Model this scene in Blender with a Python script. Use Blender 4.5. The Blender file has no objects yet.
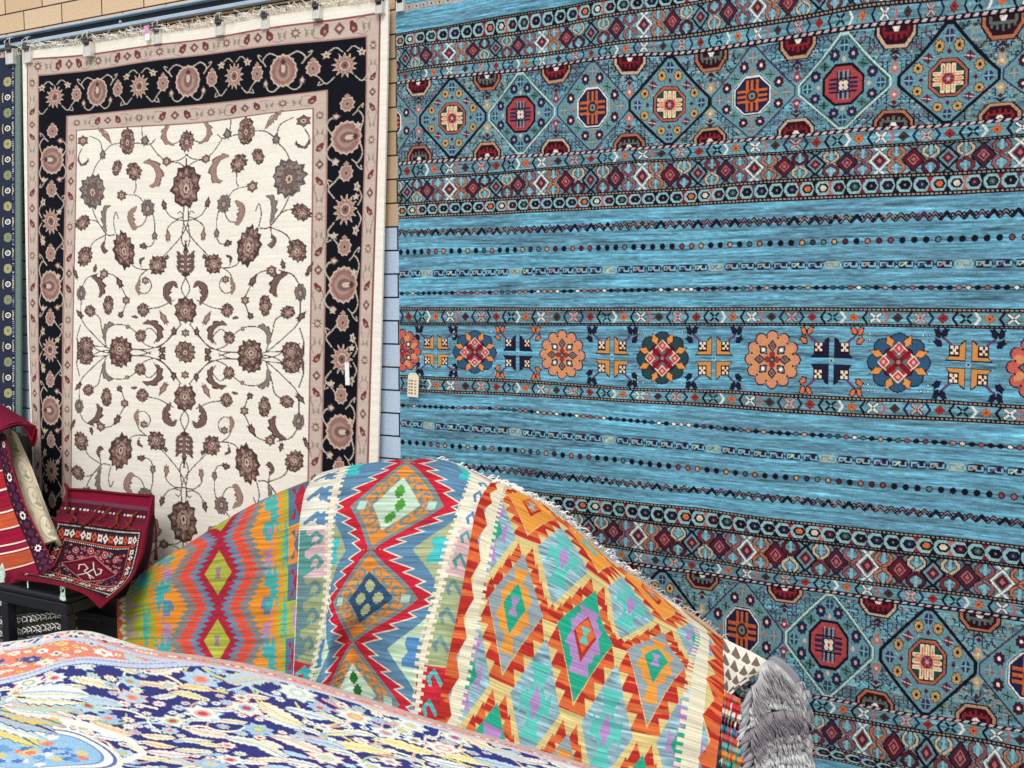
import bpy, math, random
import numpy as np

rng = np.random.default_rng(7)
random.seed(7)
COL = bpy.context.scene.collection

# ------------------------------------------------------------------ camera
FPX = 1000.0
PITCH = math.atan(84 / FPX)
YAW = math.atan(FPX / 1912 / math.cos(PITCH))
CAM = np.array([0.0, -3.12, 1.65])
FW = np.array([-math.sin(YAW) * math.cos(PITCH), math.cos(YAW) * math.cos(PITCH), -math.sin(PITCH)])
RT = np.array([math.cos(YAW), math.sin(YAW), 0.0])
UP = np.cross(RT, FW)


def ray(px, py):
    px = np.asarray(px, float)[..., None]
    py = np.asarray(py, float)[..., None]
    return FW + (px - 512) / FPX * RT - (py - 384) / FPX * UP


def on_wall(px, py, off=0.04):
    """point at a distance `off` in front of the wall plane y = 0"""
    d = ray(px, py)
    t = (-np.asarray(off, float) - CAM[1]) / d[..., 1]
    return CAM + t[..., None] * d


def on_level(px, py, z):
    d = ray(px, py)
    t = (np.asarray(z, float) - CAM[2]) / d[..., 2]
    return CAM + t[..., None] * d


def at_depth(px, py, dep):
    return CAM + np.asarray(dep, float)[..., None] * ray(px, py)


cam_data = bpy.data.cameras.new('camera')
cam = bpy.data.objects.new('camera', cam_data)
COL.objects.link(cam)
cam.location = CAM.tolist()
cam.rotation_euler = (math.pi / 2 - PITCH, 0, YAW)
cam_data.sensor_width = 36
cam_data.lens = 36 * FPX / 1024
cam_data.clip_start = 0.05
bpy.context.scene.camera = cam


# ------------------------------------------------------------------ tagging
def tag(o, label=None, cat=None, group=None, kind=None):
    if label: o['label'] = label
    if cat: o['category'] = cat
    if group: o['group'] = group
    if kind: o['kind'] = kind
    return o


def empty(name, loc, label, cat, group=None):
    o = bpy.data.objects.new(name, None)
    COL.objects.link(o)
    o.location = tuple(float(c) for c in loc)
    o.empty_display_size = 0.1
    return tag(o, label, cat, group)


def link(name, me, mats, parent=None):
    o = bpy.data.objects.new(name, me)
    COL.objects.link(o)
    for m in (mats if isinstance(mats, (list, tuple)) else [mats]):
        me.materials.append(m)
    if parent is not None:
        bpy.context.view_layer.update()
        o.parent = parent
        o.matrix_parent_inverse = parent.matrix_world.inverted()
    return o


# ------------------------------------------------------------------ colour
def lin(c):
    c = np.asarray(c, float) / 255.0
    return np.where(c <= 0.04045, c / 12.92, ((c + 0.055) / 1.055) ** 2.4)


# ------------------------------------------------------------------ materials
def mat(name, col=(128, 128, 128), rough=0.8, spec=0.3, metal=0.0, attr=False, noise=None, bump=None,
        mix=None):
    """noise=(scale, amount); bump=(scale, strength, distance); attr: woven colours per knot"""
    m = bpy.data.materials.new(name)
    m.use_nodes = True
    nt = m.node_tree
    b = nt.nodes['Principled BSDF']
    b.inputs['Roughness'].default_value = rough
    b.inputs['Specular IOR Level'].default_value = spec
    b.inputs['Metallic'].default_value = metal
    tc = nt.nodes.new('ShaderNodeTexCoord')
    if attr:
        s = nt.nodes.new('ShaderNodeVertexColor')
        s.layer_name = 'weave'
        src = s.outputs['Color']
    else:
        s = nt.nodes.new('ShaderNodeRGB')
        s.outputs[0].default_value = (*lin(col), 1)
        src = s.outputs[0]
    if noise:
        n = nt.nodes.new('ShaderNodeTexNoise')
        n.inputs['Scale'].default_value = noise[0]
        n.inputs['Detail'].default_value = 4
        nt.links.new(tc.outputs['Object'], n.inputs['Vector'])
        r = nt.nodes.new('ShaderNodeMapRange')
        r.inputs['From Min'].default_value = 0.3
        r.inputs['From Max'].default_value = 0.7
        r.inputs['To Min'].default_value = 1 - noise[1]
        r.inputs['To Max'].default_value = 1 + noise[1]
        nt.links.new(n.outputs['Fac'], r.inputs['Value'])
        v = nt.nodes.new('ShaderNodeVectorMath')
        v.operation = 'SCALE'
        nt.links.new(src, v.inputs[0])
        nt.links.new(r.outputs[0], v.inputs['Scale'])
        src = v.outputs[0]
    nt.links.new(src, b.inputs['Base Color'])
    if bump:
        n = nt.nodes.new('ShaderNodeTexNoise')
        n.inputs['Scale'].default_value = bump[0]
        n.inputs['Detail'].default_value = 3
        nt.links.new(tc.outputs['Object'], n.inputs['Vector'])
        bp = nt.nodes.new('ShaderNodeBump')
        bp.inputs['Strength'].default_value = bump[1]
        bp.inputs['Distance'].default_value = bump[2]
        nt.links.new(n.outputs['Fac'], bp.inputs['Height'])
        nt.links.new(bp.outputs[0], b.inputs['Normal'])
    return m


M = {}
M['pile'] = mat('knotted_wool', attr=True, rough=0.92, spec=0.12, noise=(350, 0.14), bump=(420, 0.35, 0.004))
M['fine'] = mat('fine_wool', attr=True, rough=0.9, spec=0.15, noise=(500, 0.04), bump=(300, 0.2, 0.003))
M['flat'] = mat('flat_woven_wool', attr=True, rough=0.95, spec=0.1, noise=(450, 0.12), bump=(330, 0.5, 0.004))
M['fringe_white'] = mat('ivory_cotton_fringe', (246, 244, 236), rough=0.95, spec=0.1, noise=(60, 0.12))
M['fringe_grey'] = mat('grey_wool_fringe', (196, 192, 194), rough=0.95, spec=0.1, noise=(40, 0.22))
M['fringe_pale'] = mat('pale_wool_fringe', (226, 226, 224), rough=0.95, spec=0.1, noise=(40, 0.18))
M['fringe_dark'] = mat('taupe_wool_fringe', (160, 153, 158), rough=0.95, spec=0.1, noise=(40, 0.22))
M['steel'] = mat('painted_steel', (170, 190, 208), rough=0.45, spec=0.5, metal=0.3, noise=(12, 0.08))
M['steel_dark'] = mat('dark_channel', (38, 42, 50), rough=0.6, noise=(12, 0.1))
M['clip'] = mat('clip_steel', (214, 212, 204), rough=0.35, spec=0.6, metal=0.35, noise=(80, 0.08))
M['clip_dark'] = mat('clip_jaw', (82, 80, 82), rough=0.4, spec=0.5, metal=0.6, noise=(80, 0.08))
M['black'] = mat('black_painted_steel', (16, 19, 28), rough=0.4, spec=0.5, noise=(25, 0.15))
M['blackcloth'] = mat('black_vinyl', (20, 23, 32), rough=0.5, spec=0.4, noise=(25, 0.15), bump=(40, 0.2, 0.01))
M['paper'] = mat('card_tag', (226, 216, 190), rough=0.8, noise=(90, 0.04))
M['white_paper'] = mat('white_tag', (238, 240, 238), rough=0.7, noise=(90, 0.03))
M['ink'] = mat('faded_ink', (176, 120, 96), rough=0.8, noise=(90, 0.1))
M['ink_dark'] = mat('dark_ink', (96, 92, 84), rough=0.8, noise=(90, 0.1))
M['tagscrap'] = mat('mint_paper', (200, 222, 206), rough=0.8, noise=(120, 0.2))
M['pink'] = mat('pink_plastic', (222, 150, 200), rough=0.4, noise=(50, 0.05))
M['red_cord'] = mat('red_wool_cord', (104, 34, 36), rough=0.95, spec=0.1, noise=(120, 0.25))
M['rust_cord'] = mat('rust_wool_cord', (112, 50, 40), rough=0.95, spec=0.1, noise=(120, 0.25))
M['darkbox'] = mat('black_plastic', (24, 24, 28), rough=0.5, noise=(15, 0.2))
M['concrete'] = mat('paving', (104, 102, 98), rough=0.9, noise=(6, 0.12), bump=(60, 0.3, 0.01))
M['cord'] = mat('jute_cord', (190, 175, 150), rough=0.95, noise=(60, 0.1))


# ------------------------------------------------------------------ meshes
def mesh_from(verts, faces, name='mesh', smooth=True):
    me = bpy.data.meshes.new(name)
    me.from_pydata([tuple(map(float, v)) for v in verts], [], faces)
    me.update()
    if smooth:
        me.polygons.foreach_set('use_smooth', [True] * len(me.polygons))
    return me


class MB:
    """collects simple solids for one mesh"""
    def __init__(s):
        s.v = []; s.f = []

    def box(s, a, b, bev=0.0):
        a = np.minimum(a, b).astype(float), np.maximum(a, b).astype(float)
        lo, hi = a
        c = min(bev, float((hi - lo).min()) * 0.45)
        if c <= 0:
            n = len(s.v)
            for x in (0, 1):
                for y in (0, 1):
                    for z in (0, 1):
                        s.v.append(((lo, hi)[x][0], (lo, hi)[y][1], (lo, hi)[z][2]))
            for q in ((0, 1, 3, 2), (4, 6, 7, 5), (0, 4, 5, 1), (2, 3, 7, 6), (0, 2, 6, 4), (1, 5, 7, 3)):
                s.f.append(tuple(n + i for i in q))
            return s
        import bmesh
        bm = bmesh.new()
        bmesh.ops.create_cube(bm, size=1)
        for v in bm.verts:
            v.co.x = (lo[0] + hi[0]) / 2 + v.co.x * (hi[0] - lo[0])
            v.co.y = (lo[1] + hi[1]) / 2 + v.co.y * (hi[1] - lo[1])
            v.co.z = (lo[2] + hi[2]) / 2 + v.co.z * (hi[2] - lo[2])
        bmesh.ops.bevel(bm, geom=bm.edges[:], offset=c, segments=2, affect='EDGES', profile=0.5)
        n = len(s.v)
        bm.verts.ensure_lookup_table()
        for v in bm.verts: s.v.append(tuple(v.co))
        for f_ in bm.faces: s.f.append(tuple(n + v.index for v in f_.verts))
        bm.free()
        return s

    def tube(s, pts, r, n=6, taper=None):
        pts = np.asarray(pts, float)
        k = len(pts)
        base = len(s.v)
        tan = np.gradient(pts, axis=0)
        ref = np.array([0.31, 0.2, 0.93])
        for i in range(k):
            t = tan[i] / (np.linalg.norm(tan[i]) + 1e-9)
            u = np.cross(t, ref); u /= np.linalg.norm(u) + 1e-9
            w = np.cross(t, u)
            rr = r if taper is None else r * (1 + (taper - 1) * i / (k - 1))
            for j in range(n):
                a = 2 * math.pi * j / n
                s.v.append(tuple(pts[i] + rr * (math.cos(a) * u + math.sin(a) * w)))
        for i in range(k - 1):
            for j in range(n):
                a, b = base + i * n + j, base + i * n + (j + 1) % n
                s.f.append((a, b, b + n, a + n))
        s.f.append(tuple(base + j for j in range(n))[::-1])
        s.f.append(tuple(base + (k - 1) * n + j for j in range(n)))
        return s

    def build(s, name, m, parent=None, smooth=False):
        return link(name, mesh_from(s.v, s.f, name, smooth), m, parent)


def herm(kn, x):
    """weights (len(x), len(kn)) of a non-uniform Catmull-Rom interpolation"""
    kn = np.asarray(kn, float); x = np.asarray(x, float)
    n = len(kn)
    W = np.zeros((len(x), n))
    i = np.clip(np.searchsorted(kn, x, side='right') - 1, 0, n - 2)
    h = kn[i + 1] - kn[i]
    t = (x - kn[i]) / h
    h00 = 2 * t**3 - 3 * t**2 + 1; h10 = t**3 - 2 * t**2 + t
    h01 = -2 * t**3 + 3 * t**2; h11 = t**3 - t**2
    D = np.zeros((n, n))           # derivative at the knots
    for k in range(n):
        if k == 0: D[0, 0], D[0, 1] = -1 / (kn[1] - kn[0]), 1 / (kn[1] - kn[0])
        elif k == n - 1: D[k, k - 1], D[k, k] = -1 / (kn[k] - kn[k - 1]), 1 / (kn[k] - kn[k - 1])
        else:
            a, b = kn[k] - kn[k - 1], kn[k + 1] - kn[k]
            D[k, k - 1] += -b / (a * (a + b)); D[k, k] += (b - a) / (a * b); D[k, k + 1] += a / (b * (a + b))
    r = np.arange(len(x))
    W[r, i] += h00; W[r, i + 1] += h01
    W += (h10 * h)[:, None] * D[i] + (h11 * h)[:, None] * D[i + 1]
    return W


def grid_surface(net, us, vs, ug, vg):
    """net[v][u] of 3-D points on knots us, vs, evaluated on the fine grid"""
    net = np.asarray(net, float)
    Wu, Wv = herm(us, ug), herm(vs, vg)
    return np.einsum('vi,ijc,uj->vuc', Wv, net, Wu)


def normals(P):
    du = np.gradient(P, axis=1); dv = np.gradient(P, axis=0)
    n = np.cross(du, dv)
    n /= np.linalg.norm(n, axis=2, keepdims=True) + 1e-12
    # face the camera side on the whole
    if (n * (CAM - P)).sum() < 0: n = -n
    return n


def smooth2(a, k):
    for _ in range(2):
        for ax in (0, 1):
            w = np.ones(k) / k
            a = np.apply_along_axis(lambda m_: np.convolve(np.pad(m_, (k // 2, k - 1 - k // 2), mode='edge'), w, 'valid'), ax, a)
    return a


def cloth(name, P, rgb, m, parent=None, thick=0.006, relief=0.0, back=(150, 140, 130), stride=8):
    """a rug as real cloth: a grid with one vertex for each knot, an edge and a back"""
    H, W_, _ = P.shape
    N = normals(P)
    if relief:
        lum = rgb.mean(axis=2)
        P = P + N * (relief * (lum - lum.mean()))[..., None]
    idx = np.arange(H * W_).reshape(H, W_)
    quads = np.stack([idx[:-1, :-1], idx[1:, :-1], idx[1:, 1:], idx[:-1, 1:]], -1).reshape(-1, 4)
    colr = lin(rgb).reshape(-1, 3)
    V = [P.reshape(-1, 3)]; C_ = [colr]; Q = [quads]
    n = H * W_
    # rim
    ring = np.concatenate([idx[0, :], idx[1:, -1], idx[-1, -2::-1], idx[-2:0, :1].ravel() if False else idx[-2:0:-1, 0]])
    Pf, Nf = P.reshape(-1, 3), N.reshape(-1, 3)
    rb = Pf[ring] - Nf[ring] * thick
    k = len(ring)
    V += [Pf[ring], rb]; C_ += [colr[ring], colr[ring]]
    i = np.arange(k); j = (i + 1) % k
    Q.append(np.stack([n + i, n + j, n + k + j, n + k + i], -1)); n += 2 * k
    # back
    ys = np.unique(np.append(np.arange(0, H, stride), H - 1)); xs = np.unique(np.append(np.arange(0, W_, stride), W_ - 1))
    B = (P - N * thick)[np.ix_(ys, xs)]
    bi = np.arange(len(ys) * len(xs)).reshape(len(ys), len(xs)) + n
    V.append(B.reshape(-1, 3)); C_.append(np.tile(lin(back), (B.shape[0] * B.shape[1], 1)))
    Q.append(np.stack([bi[:-1, :-1], bi[:-1, 1:], bi[1:, 1:], bi[1:, :-1]], -1).reshape(-1, 4))
    V = np.concatenate(V); C_ = np.concatenate(C_); Q = np.concatenate(Q)
    me = bpy.data.meshes.new(name)
    me.vertices.add(len(V)); me.vertices.foreach_set('co', V.astype(np.float32).ravel())
    me.loops.add(len(Q) * 4); me.loops.foreach_set('vertex_index', Q.astype(np.int32).ravel())
    me.polygons.add(len(Q)); me.polygons.foreach_set('loop_start', (np.arange(len(Q)) * 4).astype(np.int32))
    me.polygons.foreach_set('use_smooth', np.ones(len(Q), bool))
    me.update(calc_edges=True)
    a = me.color_attributes.new('weave', 'FLOAT_COLOR', 'POINT')
    a.data.foreach_set('color', np.concatenate([C_, np.ones((len(C_), 1))], 1).astype(np.float32).ravel())
    return link(name, me, m, parent)


# ------------------------------------------------------------------ weaving canvas
class Canvas:
    """an array of knots over a design rectangle; v grows downwards"""
    def __init__(s, u0, u1, v0, v1, nu, nv, bg):
        s.u0, s.u1, s.v0, s.v1, s.nu, s.nv = u0, u1, v0, v1, nu, nv
        s.u = np.linspace(u0, u1, nu); s.v = np.linspace(v0, v1, nv)
        s.a = np.empty((nv, nu, 3)); s.a[:] = bg

    def win(s, ulo, uhi, vlo, vhi):
        fu = (s.nu - 1) / (s.u1 - s.u0); fv = (s.nv - 1) / (s.v1 - s.v0)
        i0, i1 = sorted(((ulo - s.u0) * fu, (uhi - s.u0) * fu)); j0, j1 = sorted(((vlo - s.v0) * fv, (vhi - s.v0) * fv))
        return max(0, int(math.ceil(i0))), min(s.nu, int(i1) + 1), max(0, int(math.ceil(j0))), min(s.nv, int(j1) + 1)

    def poly(s, p, c):
        p = np.asarray(p, float)
        i0, i1, j0, j1 = s.win(p[:, 0].min(), p[:, 0].max(), p[:, 1].min(), p[:, 1].max())
        if i1 <= i0 or j1 <= j0: return
        X, Y = np.meshgrid(s.u[i0:i1], s.v[j0:j1])
        ins = np.zeros(X.shape, bool)
        q = np.roll(p, -1, 0)
        for (x0, y0), (x1, y1) in zip(p, q):
            if y0 == y1: continue
            c_ = ((y0 > Y) != (y1 > Y)) & (X < (x1 - x0) * (Y - y0) / (y1 - y0) + x0)
            ins ^= c_
        s.a[j0:j1, i0:i1][ins] = c

    def line(s, p, w, c, closed=False):
        p = np.asarray(p, float)
        if closed: p = np.vstack([p, p[:1]])
        r = w / 2
        for (x0, y0), (x1, y1) in zip(p[:-1], p[1:]):
            i0, i1, j0, j1 = s.win(min(x0, x1) - r, max(x0, x1) + r, min(y0, y1) - r, max(y0, y1) + r)
            if i1 <= i0 or j1 <= j0: continue
            X, Y = np.meshgrid(s.u[i0:i1], s.v[j0:j1])
            dx, dy = x1 - x0, y1 - y0
            L = dx * dx + dy * dy
            t = np.clip(((X - x0) * dx + (Y - y0) * dy) / L, 0, 1) if L > 0 else 0
            d2 = (X - x0 - t * dx)**2 + (Y - y0 - t * dy)**2
            s.a[j0:j1, i0:i1][d2 <= r * r] = c


class Pen:
    """draws on a canvas through a 2x3 transform"""
    def __init__(s, cv, A=None):
        s.cv = cv; s.A = np.array([[1, 0, 0], [0, 1, 0]], float) if A is None else A
        s.k = math.sqrt(abs(np.linalg.det(s.A[:, :2])))

    def at(s, x, y, sx=1, sy=None, rot=0):
        sy = sx if sy is None else sy
        c_, s_ = math.cos(rot), math.sin(rot)
        B = np.array([[c_ * sx, -s_ * sy, x], [s_ * sx, c_ * sy, y]])
        A = s.A[:, :2] @ B; A[:, 2] += s.A[:, 2]
        return Pen(s.cv, A)

    def t(s, p):
        p = np.asarray(p, float)
        return p @ s.A[:, :2].T + s.A[:, 2]

    def poly(s, p, c): s.cv.poly(s.t(p), c)
    def line(s, p, w, c, closed=False): s.cv.line(s.t(p), w * s.k, c, closed)
    def rect(s, x0, y0, x1, y1, c): s.poly([(x0, y0), (x1, y0), (x1, y1), (x0, y1)], c)
    def ell(s, x, y, rx, ry, c, n=18, ph=0):
        s.poly([(x + rx * math.cos(ph + 2 * math.pi * i / n), y + ry * math.sin(ph + 2 * math.pi * i / n)) for i in range(n)], c)
    def dia(s, x, y, rx, ry, c): s.poly([(x - rx, y), (x, y - ry), (x + rx, y), (x, y + ry)], c)
    def spl(s, p, w, c, n=7):
        p = np.asarray(p, float)
        if len(p) > 2:
            k = np.arange(len(p), dtype=float)
            p = herm(k, np.linspace(0, len(p) - 1, (len(p) - 1) * n + 1)) @ p
        s.line(p, w, c)
    def star(s, x, y, rx, ry, n, inner, c, ph=0):
        pts = []
        for i in range(2 * n):
            r = 1 if i % 2 == 0 else inner
            a = ph + math.pi * i / n
            pts.append((x + rx * r * math.sin(a), y - ry * r * math.cos(a)))
        s.poly(pts, c)


def streaks(nv, nu, lu=60, lv=1.0, seed=0):
    """weft streaks: long along u, short along v, unit variance"""
    r = np.random.default_rng(seed)
    m_ = max(3, int(nu / lu) + 2)
    mv = max(3, int(nv / lv) + 2)
    g = r.normal(size=(mv, m_))
    x = np.linspace(0, m_ - 1.001, nu); i = x.astype(int); f_ = x - i
    g = g[:, i] * (1 - f_) + g[:, i + 1] * f_
    y = np.linspace(0, mv - 1.001, nv); j = y.astype(int); h = (y - j)[:, None]
    g = g[j] * (1 - h) + g[j + 1] * h
    return g / g.std()
# ================================================================== teal rug
TW = lambda px, py=300: float(on_wall(px, py, 0.04)[0])
# photographed heights of the woven lines, turned into heights on the wall
LINES = [
 (2.72, [(400, 1)]),
 (2.594, [(395, 36), (430, 31), (500, 16.6), (550, 11), (595, 2.3)]),
 (2.548, [(395, 49), (500, 35), (540, 30), (595, 18.5), (650, 10), (707, 0)]),
 (2.464, [(395, 73), (500, 58), (540, 56), (595, 47), (668, 37), (700, 34), (790, 20.5), (847, 9), (918, 0)]),
 (2.4255, [(395, 84), (500, 71), (540, 69), (595, 59), (668, 53), (700, 51.5), (790, 38), (850, 28.6), (950, 17), (1024, 10)]),
 (2.138, [(400, 164), (500, 157.5), (595, 152.5), (651, 148), (790, 137), (850, 131), (950, 125), (1024, 119)]),
 (2.088, [(400, 180), (500, 173), (651, 161), (790, 153), (1024, 136)]),
 (1.997, [(400, 205), (500, 199), (651, 192), (768, 182), (1024, 170)]),
 (1.950, [(400, 217.5), (500, 212.5), (651, 206), (768, 200), (1024, 189.5)]),
 (1.890, [(403, 233), (500, 231), (651, 225), (768, 222), (1024, 212.5)]),
 (1.823, [(410, 252), (651, 247), (768, 243.7), (1024, 237)]),
 (1.748, [(410, 274), (651, 269), (768, 265.7), (1024, 263)]),
 (1.679, [(410, 293.5), (651, 290), (768, 287.7), (1024, 287.5)]),
 (1.618, [(404, 309), (651, 309.5), (768, 309), (1024, 311)]),
 (1.568, [(404, 324), (640, 324.5), (832, 324.5), (1024, 328)]),
 (1.363, [(404, 376.5), (540, 382), (640, 389.5), (736, 392), (832, 398), (928, 401), (1024, 407)]),
 (1.313, [(404, 390), (540, 395.5), (651, 402), (736, 407), (832, 414), (1024, 423)]),
 (1.251, [(410, 406), (500, 408.5), (651, 422), (768, 432), (1024, 447.5)]),
 (1.184, [(410, 424), (500, 431), (651, 443), (768, 454.5), (1024, 472)]),
 (1.113, [(410, 442.5), (540, 452), (651, 463), (700, 470), (768, 475), (1024, 497)]),
 (1.040, [(410, 461), (540, 474), (651, 486), (768, 497), (1024, 523)]),
 (0.966, [(540, 493), (670, 506), (796, 522), (1024, 547)]),
 (0.911, [(555, 509), (670, 524), (796, 539), (1024, 566.5)]),
 (0.8105, [(600, 544), (768, 570), (1024, 602)]),
 (0.762, [(640, 564), (768, 583), (1024, 619)]),
 (0.444, [(800, 693.5), (900, 712), (1024, 730)]),
 (0.392, [(805, 711), (1024, 748)]),
 (0.300, [(800, 740), (900, 765)]),
 (0.245, [(803, 757)]),
]
XK = np.linspace(-2.085, 0.25, 14)
rows_z, rows_v = [], []
for zn, pts in LINES:
    px = np.array([p[0] for p in pts], float); py = np.array([p[1] for p in pts], float)
    w = on_wall(px, py, 0.04)
    dz = np.interp(XK, w[:, 0], w[:, 2] - zn)
    if len(pts) < 2: dz[:] = 0
    rows_v.append(zn); rows_z.append(zn + dz)
rows_v = [2.80] + rows_v + [0.0]
rows_z = [rows_z[1] + (2.80 - 2.594)] + rows_z + [rows_z[-1] - 0.245]
rows_z[1] = rows_z[2] + (2.72 - 2.594)
rows_v = np.array(rows_v)[::-1]; rows_z = np.array(rows_z)[::-1]        # ascending heights
tu0, tu1, tv0, tv1 = -2.083, 0.25, 2.78, 0.06
nu, nv = 1150, 1330
TEAL = np.array((98, 149, 171.))
c = Canvas(tu0, tu1, tv0, tv1, nu, nv, TEAL)
# Pen with y upwards in metres -> motif space uses y down, so scale y by -1
P0 = Pen(c)
K = (22, 18, 30); NV = (36, 42, 78); MR = (92, 30, 44); RD = (158, 46, 44); OR = (214, 112, 66); CR = (232, 214, 186)
WH = (240, 236, 228); RO = (188, 110, 112); PU = (92, 62, 96); GR = (60, 92, 88); TA = (196, 160, 120); SK = (120, 176, 200)
PK = (216, 170, 165)
st1 = streaks(nv, nu, 45, 1.6, 1); st2 = streaks(nv, nu, 160, 7, 2); st3 = streaks(nv, nu, 8, 1.0, 3)
c.a *= (1 + 0.10 * st1 + 0.055 * st2 + 0.08 * st3)[..., None]
c.a[..., 0] -= 4 * np.clip(st1, 0, 2) + 3 * st2
c.a = np.clip(c.a, 20, 250)


def guard(z, kind='bw', h=0.0115):
    """a thin guard line: black edges with a dotted light core, or a barber stripe"""
    P0.rect(tu0, z - h / 2, tu1, z + h / 2, K)
    step = 0.012 if kind == 'bw' else 0.022
    x = tu0
    i = 0
    while x < tu1:
        if kind == 'bw': P0.rect(x, z - h * .14, x + step * .62, z + h * .14, (170, 146, 126))
        else: P0.poly([(x, z - h * .28), (x + step * .55, z - h * .28), (x + step * .85, z + h * .28), (x + step * .3, z + h * .28)], (226, 178, 178) if i % 2 else (214, 196, 196))
        x += step; i += 1


def cross4(p, c1, c2):
    for sx in (-1, 1):
        for sy in (-1, 1): p.dia(sx * .42, sy * .42, .5, .5, c1)
    p.dia(0, 0, .95, .95, c1) if False else None
    p.ell(0, 0, .22, .22, c2, 8)


def xmot(p, c1, c2):
    for s_ in (-1, 1):
        p.line([(-.85 * s_, -.85), (-.2 * s_, 0), (-.85 * s_, .85)], .34, c1)
    p.rect(-.45, -.22, .45, .22, c1)
    p.line([(-.7, -.7), (.7, .7)], .2, c1); p.line([(-.7, .7), (.7, -.7)], .2, c1)
    p.ell(0, 0, .2, .2, c2, 8)


def small_row(za, zb):
    zc, h = (za + zb) / 2, abs(za - zb)
    s = h * .33
    step = 0.0601
    k0 = int((tu0 - (-0.178)) / step) - 1
    for k in range(k0, k0 + 45):
        x = -0.178 + k * step
        p = P0.at(x, zc, s, -s)
        m_ = k % 6
        if m_ in (1, 3, 5):
            cc = {1: OR, 3: (70, 50, 52), 5: RD}[m_]
            p.dia(0, 0, .95, .95, K)
            for a, b in ((0, -.42), (0, .42), (-.42, 0), (.42, 0)): p.ell(a, b, .4, .4, cc, 8)
            p.ell(0, 0, .18, .18, K, 6)
        else:
            cc = {0: K, 2: WH, 4: PK}[m_]
            if m_ != 0:
                p.line([(-.8, -.8), (.8, .8)], .62, K); p.line([(-.8, .8), (.8, -.8)], .62, K)
            p.line([(-.75, -.75), (.75, .75)], .4, cc); p.line([(-.75, .75), (.75, -.75)], .4, cc)
            p.ell(0, 0, .22, .22, MR if m_ else SK, 6)
        # chevrons between
        p2 = P0.at(x + step / 2, zc, s, -s)
        right = (m_ in (0, 2, 4))
        cc = {0: WH, 1: K, 2: RO, 3: NV, 4: NV, 5: K}[m_]
        d = 1 if right else -1
        p2.line([(-.4 * d, -1.1), (.3 * d, 0), (-.4 * d, 1.1)], .42, cc)


def diamond_row(za, zb, flip=False):
    zc, h = (za + zb) / 2, abs(za - zb)
    s = h * .5
    step = 0.0901
    x0 = TW(880, 160)
    k0 = int((tu0 - x0) / step) - 1
    for k in range(k0, k0 + 30):
        x = x0 + k * step
        m_ = k % 4
        p = P0.at(x, zc, s, -s)
        oc = (WH, MR, K, (70, 30, 52))[m_]
        # crossing bars at the tips
        for sy in (-1, 1):
            p.line([(-.34, sy * .93), (0, sy * .62), (.34, sy * .93)], .13, oc)
        if m_ == 0:
            p.dia(0, 0, .72, .8, K); p.dia(0, 0, .66, .74, WH); p.dia(0, 0, .5, .56, TEAL * .9); p.dia(0, 0, .4, .46, MR); p.dia(0, 0, .16, .18, RO)
        elif m_ == 2:
            p.dia(0, 0, .74, .82, K); p.dia(0, 0, .54, .6, TEAL); p.dia(0, 0, .42, .48, (120, 130, 140)); p.dia(0, 0, .36, .4, MR); p.dia(0, 0, .14, .16, RO)
        else:
            p.dia(0, 0, .74, .84, K); p.dia(0, 0, .64, .72, MR if m_ == 1 else (72, 36, 54)); p.line([(-.3, 0), (0, -.34), (.3, 0), (0, .34)], .07, RO, True); p.dia(0, 0, .14, .16, RO)
        # anchors between the diamonds
        q = P0.at(x + step / 2, zc, s, -s)
        a1, a2 = [((200, 124, 92), (196, 112, 80)), ((206, 188, 162), MR), ((206, 184, 156), (130, 50, 52)), ((164, 100, 102), (150, 84, 88))][m_]
        if k % 3 == 0: a1, a2 = a2, a1
        for sy, cc in ((-1, a1), (1, a2)):
            for sx in (-1, 1):
                q.line([(0, sy * .08), (sx * .42, sy * .34), (sx * .44, sy * .62), (sx * .22, sy * .84)], .24, K)
                q.line([(0, sy * .06), (sx * .42, sy * .34), (sx * .43, sy * .6), (sx * .24, sy * .8)], .15, cc)
            q.line([(0, sy * .3), (0, sy * .9)], .16, (130, 186, 208))


def oct_row(za, zb):
    zc, h = (za + zb) / 2, abs(za - zb)
    s = h * .5
    step = 0.0451
    P0.rect(tu0, za, tu1, zb, (66, 42, 52))
    x0 = TW(880 + 25, 185)
    cols = [K, NV, OR, CR, MR, GR, K, NV, OR, CR, RD, GR]
    k0 = int((tu0 - x0) / step) - 1
    for k in range(k0, k0 + 56):
        x = x0 + k * step
        p = P0.at(x, zc, s, -s)
        p.poly([(-.95, -.3), (-.5, -.84), (.5, -.84), (.95, -.3), (.95, .3), (.5, .84), (-.5, .84), (-.95, .3)], (140, 190, 204))
        p.poly([(-.72, 0), (-.36, -.5), (.36, -.5), (.72, 0), (.36, .5), (-.36, .5)], K)
        cc = cols[k % 8]
        p.poly([(-.42, 0), (-.2, -.3), (.2, -.3), (.42, 0), (.2, .3), (-.2, .3)], cc)
        p.ell(0, 0, .12, .12, (150, 130, 130) if cc not in (OR, CR) else cc, 6)
        q = P0.at(x + step / 2, zc, s, -s)
        bc = [K, (150, 36, 44), K, RO, K, (120, 34, 44), PU, K][k % 8]
        q.poly([(-.5, -.84), (.5, -.84), (.12, 0), (.5, .84), (-.5, .84), (-.12, 0)], bc)


def octagon(p, r, c1):
    k = .42
    p.poly([(-r, -r * k), (-r * k, -r), (r * k, -r), (r, -r * k), (r, r * k), (r * k, r), (-r * k, r), (-r, r * k)], c1)


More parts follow.
